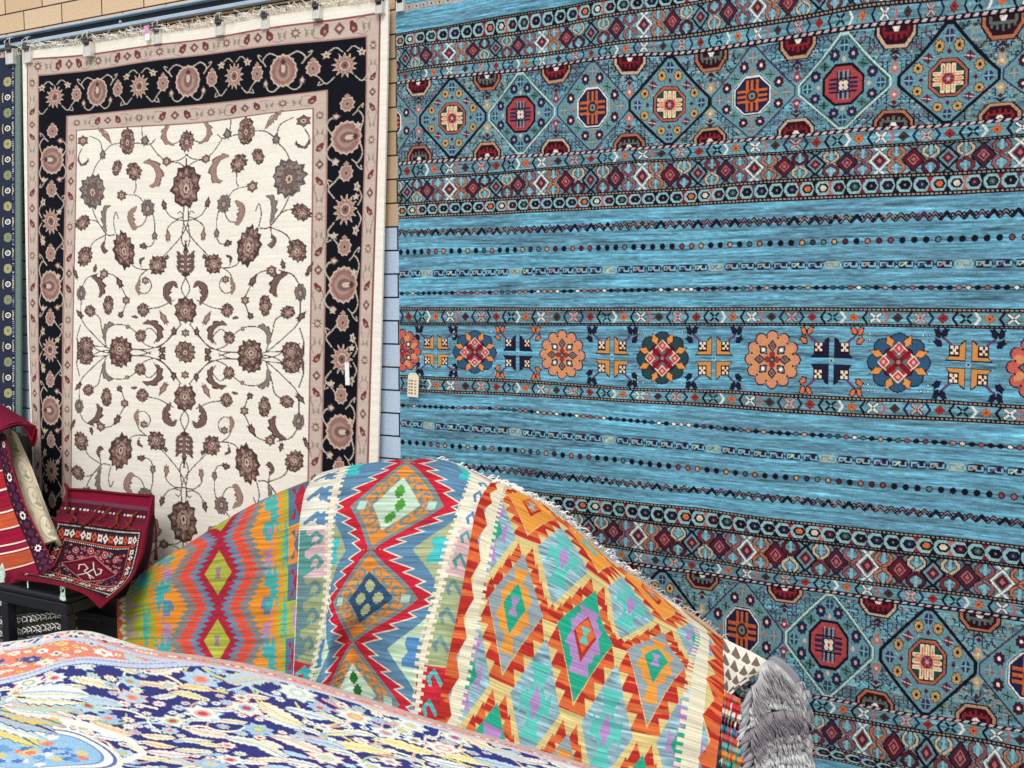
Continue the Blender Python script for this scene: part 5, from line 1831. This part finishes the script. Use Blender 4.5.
    # far edge strip: pink, pale blue and a white selvedge
    p.rect(0, 0, 150, 1.7, (232, 176, 164)); p.rect(0, 0, 150, .35, (214, 190, 184)); p.rect(0, 1.7, 150, 2.2, (214, 216, 232))
    for k in range(150):
        p.at(k * 1.0, 1.0).dia(0, 0, .5, .3, r.choice([(222, 110, 100), CRb, (240, 150, 130), (150, 170, 210)]))
    # the left part of the edge keeps a white border with blue specks
    p.poly([(0, 0), (40, 0), (28, 1.4), (0, 2.2)], (240, 236, 228))
    for k in range(70): p.at(r.uniform(0, 34), r.uniform(.2, 1.5)).dia(0, 0, .5, .3, r.choice([(90, 110, 180), (240, 150, 120), (150, 180, 220), (80, 80, 90)]))
    c.a *= .94 * (1 + .05 * np.random.default_rng(8).normal(size=(nv, nu, 1)))
    Zt = CAM[2] - .60
    # far edge in the photo, the middle and the near part
    far = [(-40, 646), (0, 641), (30, 637), (60, 630), (85, 630), (110, 637), (140, 646), (200, 655), (250, 664), (330, 686), (420, 715), (510, 741), (600, 768), (680, 795)]
    us = [(x + 40) / 720 * 150 for x, _ in far]
    net = []
    rowsf = [0, .1, .32, .62, 1.0]
    vsr = [0, 5, 18, 44, 90]
    P_rows = []
    for fr in rowsf:
        row = []
        for k, (x, y) in enumerate(far):
            xx = x - (0 if fr == 0 else fr * 18) + fr * (70 if k > 0 else 0) * 0
            yy = y + (900 - y) * fr
            hump = .012 * math.sin(x / 55.) * (1 - fr)
            row.append(on_level(np.array(float(xx)), np.array(float(yy)), Zt + hump))
        P_rows.append(row)
    net = np.array(P_rows)
    # far rim rolls over and hangs down behind
    b1 = net[0] + np.array([-.0, .03, -.02]); b2 = net[0] + np.array([0, .045, -.10]); b3 = net[0] + np.array([0, .05, -.30])
    net[0, :, 2] -= .004
    net = np.concatenate([[b3], [b2], [b1], net])
    vsr = [-32, -12, -4.5] + vsr
    vg = np.concatenate([np.linspace(-32, -.2, 60), c.v])
    P = grid_surface(net, us, vsr, c.u, vg)
    rgb = np.concatenate([np.repeat(c.a[:1], 60, 0), c.a])
    root = empty('carpet', (P[60:, :].reshape(-1, 3).mean(0)) * (1, 1, 0) + (0, 0, Zt - .3), 'royal blue carpet crowded with cream and pale blue flowers, lying flat in the foreground', 'rug')
    cloth('woven_field', P, rgb, M['fine'], root, thick=.012, back=(150, 140, 130))
    return P, Zt


BP, BZ = blue_rug()
# the table below it
tb = empty('display_table', (float(BP[60:, :, 0].mean()), float(BP[60:, :, 1].mean()), 0), 'low display table hidden below the royal blue carpet in the foreground', 'table')
hull = [BP[90, 20], BP[90, -20], BP[-20, -20], BP[-20, 20]]
hv = [(q[0], q[1], BZ - .035) for q in hull] + [(q[0], q[1], BZ - .08) for q in hull]
link('tabletop', mesh_from(hv, [(0, 1, 2, 3), (7, 6, 5, 4)] + [(i, i + 4, (i + 1) % 4 + 4, (i + 1) % 4) for i in range(4)], smooth=False), M['black'], tb)
cen = sum(hull) / 4
for q in hull:
    e_ = q + (cen - q) * .06
    MB().box((e_[0] - .025, e_[1] - .025, 0), (e_[0] + .025, e_[1] + .025, BZ - .081), .004).build('leg', M['black'], tb)
tcx = BP[60:, :, 0]; tcy = BP[60:, :, 1]

# ================================================================== left corner: bench, red bag, striped kilim
OFB = .62
q0 = on_wall(66, 597, OFB); BENCH_Z = float(q0[2])
xr = float(q0[0]); xl = float(on_wall(-40, 575, OFB)[0]) - .35
fy = -OFB; by = -.16
bench = empty('bench', (xr - .5, -.4, 0), 'low black bench with a vinyl top and square steel legs under the red saddlebag', 'bench')
th_ = .075
tp = MB().box((xl, fy, BENCH_Z - .03), (xr, by, BENCH_Z), .012); tp.build('seat', M['blackcloth'], bench, smooth=False)
fr = MB()
fr.box((xl, fy + .004, BENCH_Z - th_), (xr - .004, fy + .03, BENCH_Z - .0301), .004); fr.box((xr - .03, fy + .0301, BENCH_Z - th_), (xr - .004, by, BENCH_Z - .0301), .004)
fr.box((xl, by - .03, BENCH_Z - th_), (xr - .0301, by, BENCH_Z - .0301), .004)
fr.build('frame', M['black'], bench)
x2 = float(on_wall(4, 590, OFB)[0])
for lx, ly in ((xr - .045, fy + .005), (x2 - .03, fy + .005), (xr - .045, by - .045), (x2 - .03, by - .045)):
    MB().box((lx, ly, 0), (lx + .04, ly + .04, BENCH_Z - th_), .004).build('leg', M['black'], bench)
# crumpled paper labels stuck on the bench edge
for px, py, s, lab in ((64, 592, .030, 'crumpled mint green paper scrap at the right corner of the black bench'), (3, 573, .034, 'crumpled pale paper scrap on the black bench at the left edge')):
    o3 = on_wall(px, py, OFB + .006)
    v = []; f = []
    n = 7
    rr = random.Random(px)
    for j in range(n):
        for i in range(n):
            v.append(o3 + np.array([(i / (n - 1) - .5) * s * 1.0 + rr.uniform(-1, 1) * .003, -.002 - rr.uniform(0, .008), (j / (n - 1) - .5) * s * 2.1 + rr.uniform(-1, 1) * .004 + (i / (n - 1) - .5) * (j / (n - 1)) * .02]))
    for j in range(n - 1):
        for i in range(n - 1):
            if rr.random() < .9: f.append((j * n + i, j * n + i + 1, (j + 1) * n + i + 1, (j + 1) * n + i))
    o = link('paper_scrap', mesh_from(v, f, smooth=False), M['tagscrap']); tag(o, lab, 'paper')
    so_ = o.modifiers.new('t', 'SOLIDIFY'); so_.thickness = .001
o3 = on_wall(28, 584.5, OFB + .002)
o = MB().box(o3 + (-.003, -.002, -.014), o3 + (.003, 0, .014), .001).build('paper_strip', M['white_paper']); tag(o, 'tiny white paper strip on the front edge of the black bench', 'paper')


def put(px, py, off): return on_wall(np.array(float(px)), np.array(float(py)), off)


# ---- striped red kilim
def striped():
    nu, nv = 260, 420
    c = Canvas(-60, 52, 0, 150, nu, nv, (168, 32, 58))
    p = Pen(c)
    ys = [(0, 40, (90, 26, 44)), (40, 57, (176, 40, 50)), (57, 76, (150, 26, 52)), (76, 92, (190, 84, 56)), (92, 108, (146, 20, 50)), (108, 116, (140, 28, 56)), (116, 134, (170, 76, 48)), (134, 150, (130, 24, 50))]
    for y0, y1, cc in ys: p.rect(-60, y0, 52, y1, cc)
    for y in (40, 57, 76, 92, 108, 116, 134): p.rect(-60, y - .8, 52, y + .7, (226, 208, 190)); p.rect(-60, y + 1.1, 52, y + 1.8, (60, 20, 34))
    p.rect(36, 0, 52, 150, (48, 24, 42)); p.rect(35, 0, 36.4, 150, (50, 20, 40))
    for k in range(17):
        y = k * 9
        q = p.at(44, y + 4)
        if k % 4 == 1: q.star(0, 0, 4.6, 4.6, 8, .7, (238, 224, 216)); q.dia(0, 0, 2.4, 2.4, (60, 30, 50))
        else: q.dia(0, 0, 4.4, 4, (96, 36, 54)); q.dia(0, 0, 2.2, 2, (50, 44, 90))
        for s_ in (-1, 1): p.dia(44 + s_ * 6, y, 1.1, 2.0, (150, 70, 90))
    c.a *= (1 + .06 * streaks(nv, nu, 30, 2, 5) + .04 * np.random.default_rng(2).normal(size=(nv, nu)))[..., None]
    us = [-60, 0, 36, 52]; vs = [0, 40, 76, 116, 150]
    rows_ = [[(-60, 440, .34), (-30, 437, .34), (0, 434, .34), (5, 434, .34)],
             [(-60, 478, .40), (-20, 474, .40), (3, 470, .40), (11, 466, .40)],
             [(-60, 522, .46), (-15, 516, .46), (14, 509, .45), (24, 504, .45)],
             [(-60, 560, .54), (-10, 556, .54), (30, 547, .52), (42, 541, .51)],
             [(-60, 592, .61), (-10, 588, .61), (40, 574, .60), (54, 565, .585)]]
    net = np.array([[put(*q) for q in r_] for r_ in rows_])
    P = grid_surface(net, us, vs, c.u, c.v)
    root = empty('kilim', (P[300, 150, 0], P[300, 150, 1], BENCH_Z), 'crimson and orange striped kilim with white lines, sloping down onto the black bench', 'rug')
    cloth('woven_field', P, np.clip(c.a, 5, 250), M['flat'], root, thick=.006, back=(120, 40, 50))


striped()


def beige():
    c = Canvas(0, 30, 0, 120, 110, 300, (206, 196, 168))
    p = Pen(c)
    for k in range(4):
        q = p.at(15, 18 + k * 30)
        q.ell(0, 0, 10, 13, (176, 168, 146), 20); q.ell(0, 0, 8.6, 11.4, (216, 206, 180), 20)
        q.dia(0, -2, 4.5, 6, (168, 160, 136)); q.dia(0, 6, 6, 3.4, (160, 152, 126)); q.ell(0, -3, 2, 3, (206, 196, 168), 8)
        p.dia(3, 3 + k * 30, 3, 4, (180, 172, 148)); p.dia(27, 3 + k * 30, 3, 4, (180, 172, 148))
    c.a *= (1 + .03 * np.random.default_rng(2).normal(size=(300, 110, 1)))
    us = [0, 15, 30]; vs = [0, 40, 80, 120]
    rows_ = [[(2, 428, .22), (10, 429, .22), (17, 434, .20)], [(12, 462, .30), (22, 464, .29), (32, 468, .27)], [(24, 500, .38), (37, 500, .36), (46, 506, .33)], [(40, 545, .47), (56, 540, .44), (62, 545, .41)]]
    net = np.array([[put(*q) for q in r_] for r_ in rows_])
    P = grid_surface(net, us, vs, c.u, c.v)
    root = empty('rug', (P[150, 50, 0], P[150, 50, 1], BENCH_Z), 'beige patterned rug strip leaning between the striped kilim and the ivory carpet', 'rug')
    cloth('woven_field', P, c.a, M['pile'], root, thick=.012, back=(150, 140, 120))


beige()


def velvet():
    c = Canvas(0, 60, 0, 60, 150, 150, (112, 16, 48))
    p = Pen(c)
    p.rect(0, 57.5, 60, 60, (206, 60, 80)); p.rect(58, 0, 60, 60, (180, 30, 50))
    r = random.Random(3)
    for k in range(500): p.at(r.uniform(0, 60), r.uniform(0, 56)).dia(0, 0, .5, 1.1, r.choice([(90, 10, 36), (134, 26, 58), (84, 14, 50)]))
    p.at(40, 38).line([(-3, 0), (-1, -1.5), (1, 0), (3, -1.5)], .8, (150, 60, 90))
    us = [0, 25, 45, 60]; vs = [0, 25, 50, 60]
    rows_ = [[(-30, 398, .16), (0, 404, .17), (14, 412, .18), (27, 420, .19)],
             [(-32, 412, .30), (0, 414, .31), (18, 420, .32), (35, 426, .27)],
             [(-34, 442, .40), (-4, 432, .41), (20, 424, .40), (35.5, 430, .29)],
             [(-34, 446, .38), (-4, 434.5, .39), (21, 425.5, .39), (32, 443, .27)]]
    net = np.array([[put(*q) for q in r_] for r_ in rows_])
    P = grid_surface(net, us, vs, c.u, c.v)
    root = empty('rug', (P[75, 75, 0], P[75, 75, 1], 1.0), 'plain dark crimson rug folded over the top of the striped kilim, at the left edge', 'rug')
    cloth('folded_cloth', P, c.a, M['pile'], root, thick=.012, back=(90, 20, 40))
    # its corner hanging down behind the fold
    c2 = Canvas(0, 10, 0, 10, 24, 30, (150, 18, 44))
    rows_ = [[(26, 422, .26), (31, 425, .27), (36, 430, .28)], [(27, 432, .25), (31, 436, .26), (34.5, 442, .265)], [(28, 440, .24), (30.5, 444, .25), (32.5, 447, .255)]]
    net = np.array([[put(*q) for q in r_] for r_ in rows_])
    cloth('hanging_corner', grid_surface(net, [0, 5, 10], [0, 5, 10], c2.u, c2.v), c2.a, M['pile'], root, thick=.008, back=(90, 20, 40), stride=4)


velvet()

# dark bundle behind the velvet fold and the top of the bench
o = MB().box(put(-25, 446, .12) * (1, 1, 0) + (0, 0, BENCH_Z), (float(put(21, 446, .20)[0]), -.26, float(put(20, 434, .2)[2])), .05).build('bundle', M['blackcloth'])
tag(o, 'dark cloth bundle in the shade under the crimson rug, against the wall', 'bundle')


# ---- saddlebag
def bag():
    nu, nv = 340, 400
    c = Canvas(0, 100, 0, 110, nu, nv, (150, 30, 52))
    p = Pen(c)
    r = random.Random(9)
    DRr = (124, 26, 46); WHr = (234, 222, 210); BKr = (34, 22, 36); ORr = (214, 84, 52)
    # plain top
    p.rect(0, 0, 100, 12, (140, 18, 52)); p.rect(0, 12, 100, 16, (112, 64, 88)); p.rect(0, 16, 100, 23, (96, 16, 40))
    p.rect(0, 21.5, 100, 25.5, (44, 22, 34))
    for k in range(26): p.rect(k * 4 + .5, 22.1, k * 4 + (2.6 if k % 3 else 3.6), 24.8, WHr if k % 4 else (160, 50, 60))
    p.rect(0, 26, 100, 34, (110, 22, 44)); p.rect(0, 31, 100, 33, (92, 40, 64))
    # face
    p.rect(0, 34, 100, 110, (116, 18, 42))
    p.rect(4, 36, 96, 104, BKr)
    for k in range(46): p.rect(4 + k * 2, 36.4, 5 + k * 2, 38, (190, 60, 70))
    p.rect(5, 39, 95, 102, BKr)
    for k in range(60):
        for y in (39.6, 100): p.rect(5 + k * 1.5, y, 5.8 + k * 1.5, y + 1.2, WHr)
    for k in range(44):
        for x in (5.4, 93.2): p.rect(x, 40 + k * 1.45, x + 1.4, 40.8 + k * 1.45, WHr)
    p.rect(8, 42, 92, 99, (58, 34, 44))
    for k in range(15):
        for y in (46, 95): q = p.at(11 + k * 5.6, y); q.star(0, 0, 3.3, 3.6, 4, .6, WHr if k % 3 else ORr, .78 * (k % 2)); q.dia(0, 0, 1.1, 1.1, BKr)
    for k in range(9):
        for x in (12, 88): q = p.at(x, 50 + k * 5.2); q.star(0, 0, 3.6, 2.8, 4, .6, WHr if k % 3 else ORr, .78 * (k % 2)); q.dia(0, 0, 1.1, 1.1, BKr)
    p.rect(16, 50, 84, 91, ORr); p.rect(17, 51, 83, 90, BKr)
    for k in range(34):
        p.rect(17 + k * 2, 51.3, 18 + k * 2, 52.2, WHr); p.rect(17 + k * 2, 88.8, 18 + k * 2, 89.7, WHr)
    p.rect(18.5, 53, 81.5, 88, (44, 24, 44))
    for k in range(260):
        x, y = r.uniform(20, 80), r.uniform(54, 87)
        p.at(x, y).star(0, 0, r.uniform(.8, 1.9), r.uniform(.8, 1.7), 5, .6, r.choice([(140, 30, 50), (206, 130, 130), (170, 50, 60), (120, 140, 140), (86, 30, 60), (200, 90, 80)]))
    for x, y in ((30, 58), (44, 56), (58, 57), (70, 60), (28, 66), (38, 64), (62, 68), (72, 72)):
        q = p.at(x, y); q.star(0, 0, 3.6, 3.2, 8, .7, (214, 130, 130)); q.star(0, 0, 2.4, 2.1, 8, .7, (150, 30, 50)); q.dia(0, 0, .9, .8, WHr)
    q = p.at(48, 74)
    q.dia(0, 0, 27, 15.5, (206, 110, 110)); q.dia(0, 0, 25.5, 14.3, (86, 12, 32)); q.dia(0, 0, 20, 11, (120, 20, 42)); q.dia(0, 0, 14, 8, (96, 16, 40))
    q.line([(-7, 9), (-1, 3), (3, -3), (1, -9)], 1.0, WHr); q.line([(3, -3), (7, 3), (10, 0), (10, -4), (7, -4)], 1.0, WHr); q.line([(-9, 2), (-10, -3), (-6, -5), (-2, -2), (-4, 2), (6, 7)], 1.0, WHr); q.line([(-1, 3), (4, 9)], 1.0, WHr)
    p.line([(2, 35), (98, 35), (98, 108), (2, 108)], 2.4, (136, 20, 48), True)
    c.a *= .86 * (1 + .09 * np.random.default_rng(6).normal(size=(nv, nu, 1)))
    us = [0, 33, 66, 100]; vs = [0, 18, 34, 60, 86, 110]
    rows_ = [[(67, 488, .20), (97, 491, .22), (126, 494, .23), (153, 496, .24)],
             [(62, 503, .24), (93, 506, .26), (123, 510, .27), (151, 513, .27)],
             [(56, 517, .30), (87, 520, .32), (118, 524, .33), (146, 527, .33)],
             [(44, 545, .40), (78, 553, .42), (112, 560, .43), (140, 556, .40)],
             [(34, 564, .52), (68, 574, .55), (104, 584, .56), (130, 580, .48)],
             [(10, 577, .63), (56, 583, .645), (84, 592, .66), (101, 607, .66)]]
    net = np.array([[put(*q) for q in r_] for r_ in rows_])
    # right lower edge sweeps from the tip up to the shoulder
    P = grid_surface(net, us, vs, c.u, c.v)
    root = empty('saddlebag', (float(put(90, 550, .4)[0]), -.4, BENCH_Z), 'crimson knotted saddlebag with a white patterned border and braided loops, draped over the black bench', 'bag')
    cloth('front_panel', P, np.clip(c.a, 5, 250), M['pile'], root, thick=.008, back=(90, 20, 40))
    # dark side and back panel seen at the right
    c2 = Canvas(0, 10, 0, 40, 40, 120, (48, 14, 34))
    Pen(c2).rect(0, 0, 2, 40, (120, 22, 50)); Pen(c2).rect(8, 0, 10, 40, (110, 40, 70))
    rows_ = [[(153, 495, .24), (154, 495, .2), (155, 496, .16)], [(147, 527, .325), (151, 528, .25), (154, 528, .18)], [(140, 557, .39), (147, 556, .29), (151, 554, .19)], [(120, 590, .50), (134, 580, .36), (146, 574, .22)]]
    net = np.array([[put(*q) for q in r_] for r_ in rows_])
    cloth('side_panel', grid_surface(net, [0, 5, 10], [0, 13, 26, 40], c2.u, c2.v), c2.a, M['pile'], root, thick=.008, back=(50, 20, 30), stride=6)
    # braided closing loops
    for k, (x0, y0, x1, y1) in enumerate(((82, 527, 104, 505), (97, 521, 112, 508), (104, 528, 110, 517), (112, 528, 122, 510), (118, 529, 116, 516), (124, 529, 138, 512), (68, 524, 78, 508), (128, 530, 127, 518), (90, 527, 84, 517), (75, 523, 73, 511))):
        pts = [put(x0 + (x1 - x0) * t + 1.6 * math.sin(t * 6.3), y0 + (y1 - y0) * t, .345 - .06 * t + .012 * math.sin(t * 3.1)) for t in np.linspace(0, 1, 9)]
        MB().tube(pts, .0055, 6).build('braided_loop', M['rust_cord'] if k % 2 else M['red_cord'], root, smooth=True)
    # twisted left edge and upper rim
    pts = [put(x, y, o_) for x, y, o_ in ((68, 512, .29), (66, 500, .27), (67, 492, .24), (65, 484, .22), (69, 489, .21), (90, 490, .225), (120, 493.5, .235), (152, 495.5, .245))]
    MB().tube(pts, .006, 6).build('rim_cord', M['red_cord'], root, smooth=True)
    # tassel at the right
    t = MB()
    t.tube([put(154, 515, .20), put(156, 530, .21), put(156, 548, .22)], .0035, 6); t.build('tassel_cord', M['rust_cord'], root, smooth=True)
    t = MB()
    for k in range(16):
        a = k * .4
        t.tube([put(156, 546, .22), put(156 + .8 * math.cos(a), 551, .22 + .006 * math.sin(a)), put(156 + 1.6 * math.cos(a), 560, .22 + .01 * math.sin(a))], .0025, 4)
    t.build('tassel', M['rust_cord'], root, smooth=True)


bag()


# ---- folded rugs below the bench with looped fringes
for k, (y0, y1, cc, lab) in enumerate(((601, 611, (52, 58, 50), 'folded grey green rug, topmost of the pile under the black bench'),
                                       (612, 621, (70, 70, 62), 'folded rug with a pale looped fringe, middle of the pile under the black bench'),
                                       (622, 634, (60, 60, 54), 'folded rug with a knotted cream fringe, lowest visible in the pile under the black bench'))):
    cv = Canvas(0, 100, 0, 10, 160, 40, cc)
    q = Pen(cv)
    for i in range(50): q.rect(i * 2, 6, i * 2 + 1.2, 8, (60, 64, 56))
    q.rect(0, 3, 100, 4, (206, 196, 160))
    offs = .52
    rows_ = [[(-30, y0 + 6, .30), (8, y0 + 4, .30), (34, y0 + 1, .30), (62, y0 - 4, .30)], [(-34, y0 + 7, offs), (6, y0 + 5, offs), (33, y0 + 2, offs), (60, y0 - 2, offs)],
             [(-35, (y0 + y1) / 2 + 6, offs + .012), (6, (y0 + y1) / 2 + 5, offs + .012), (33, (y0 + y1) / 2 + 2, offs + .012), (61, (y0 + y1) / 2 - 2, offs + .012)],
             [(-34, y1 + 6, offs), (6, y1 + 5, offs), (33, y1 + 2, offs), (60, y1 - 2, offs)]]
    net = np.array([[put(*a_) for a_ in r_] for r_ in rows_])
    P = grid_surface(net, [0, 33, 66, 100], [0, 4, 7, 10], cv.u, cv.v)
    root = empty('folded_rug', P[20, 80] * (1, 1, 0), lab, 'rug')
    cloth('fold', P, cv.a, M['pile'], root, thick=.01, back=cc, stride=8)
    if k == 0: continue
    f = MB()
    for i in range(13):
        t_ = .3 + .7 * i / 12
        j = int(t_ * 159)
        a_ = P[26, j] + np.array([0, -.004, 0])
        w_ = .022
        f.tube([a_ + (-w_ * .6, 0, .0), a_ + (-w_ * .7, -.008, .010), a_ + (0, -.012, .013 + random.uniform(-.004, .004)), a_ + (w_ * .6, -.008, .008), a_ + (w_ * .5, -.004, -.012)], .0022, 4)
        f.tube([a_, a_ + (random.uniform(-.01, .01), -.008, -.006), a_ + (random.uniform(-.012, .012), -.006, -.012)], .0026, 4)
    f.build('fringe', M['fringe_white'], root, smooth=True)

# dark crates right of the bench
o3 = put(66, 622, .30); o4 = put(118, 640, .30)
zc0 = float(put(90, 612, .34)[2])
cr = empty('crate', (float(put(92, 620, .3)[0]), -.25, 0), 'black plastic crate with two round hand holes in the shade right of the bench', 'crate')
xa, xb = float(put(76, 620, .34)[0]), float(put(122, 620, .34)[0])
MB().box((xa, -.34, 0), (xb + .1, -.08, zc0), .01).build('body', M['darkbox'], cr)
MB().box((xa - .006, -.352, zc0 - .03), (xb + .11, -.07, zc0 + .008), .006).build('rim', M['black'], cr)
for px in (101, 109):
    qx = put(px, 620, .341)
    MB().tube([qx, qx + (0, -.012, 0)], .017, 10).build('hand_hole', M['black'], cr)
# ================================================================== light
w = bpy.data.worlds.new('sky'); bpy.context.scene.world = w; w.use_nodes = True
bg = w.node_tree.nodes['Background']
bg.inputs['Color'].default_value = (0.97, 0.985, 1.0, 1); bg.inputs['Strength'].default_value = 0.85
sd = bpy.data.lights.new('sun', 'SUN'); sd.energy = 2.0; sd.angle = math.radians(25); sd.color = (1, 0.98, 0.95)
so = bpy.data.objects.new('sun', sd); COL.objects.link(so)
so.rotation_euler = (math.radians(48), 0, math.radians(25))
sc = bpy.context.scene
sc.view_settings.view_transform = 'Standard'; sc.view_settings.look = 'None'
sc.view_settings.exposure = 0.08; sc.view_settings.gamma = 1
sc.view_settings.use_curve_mapping = False
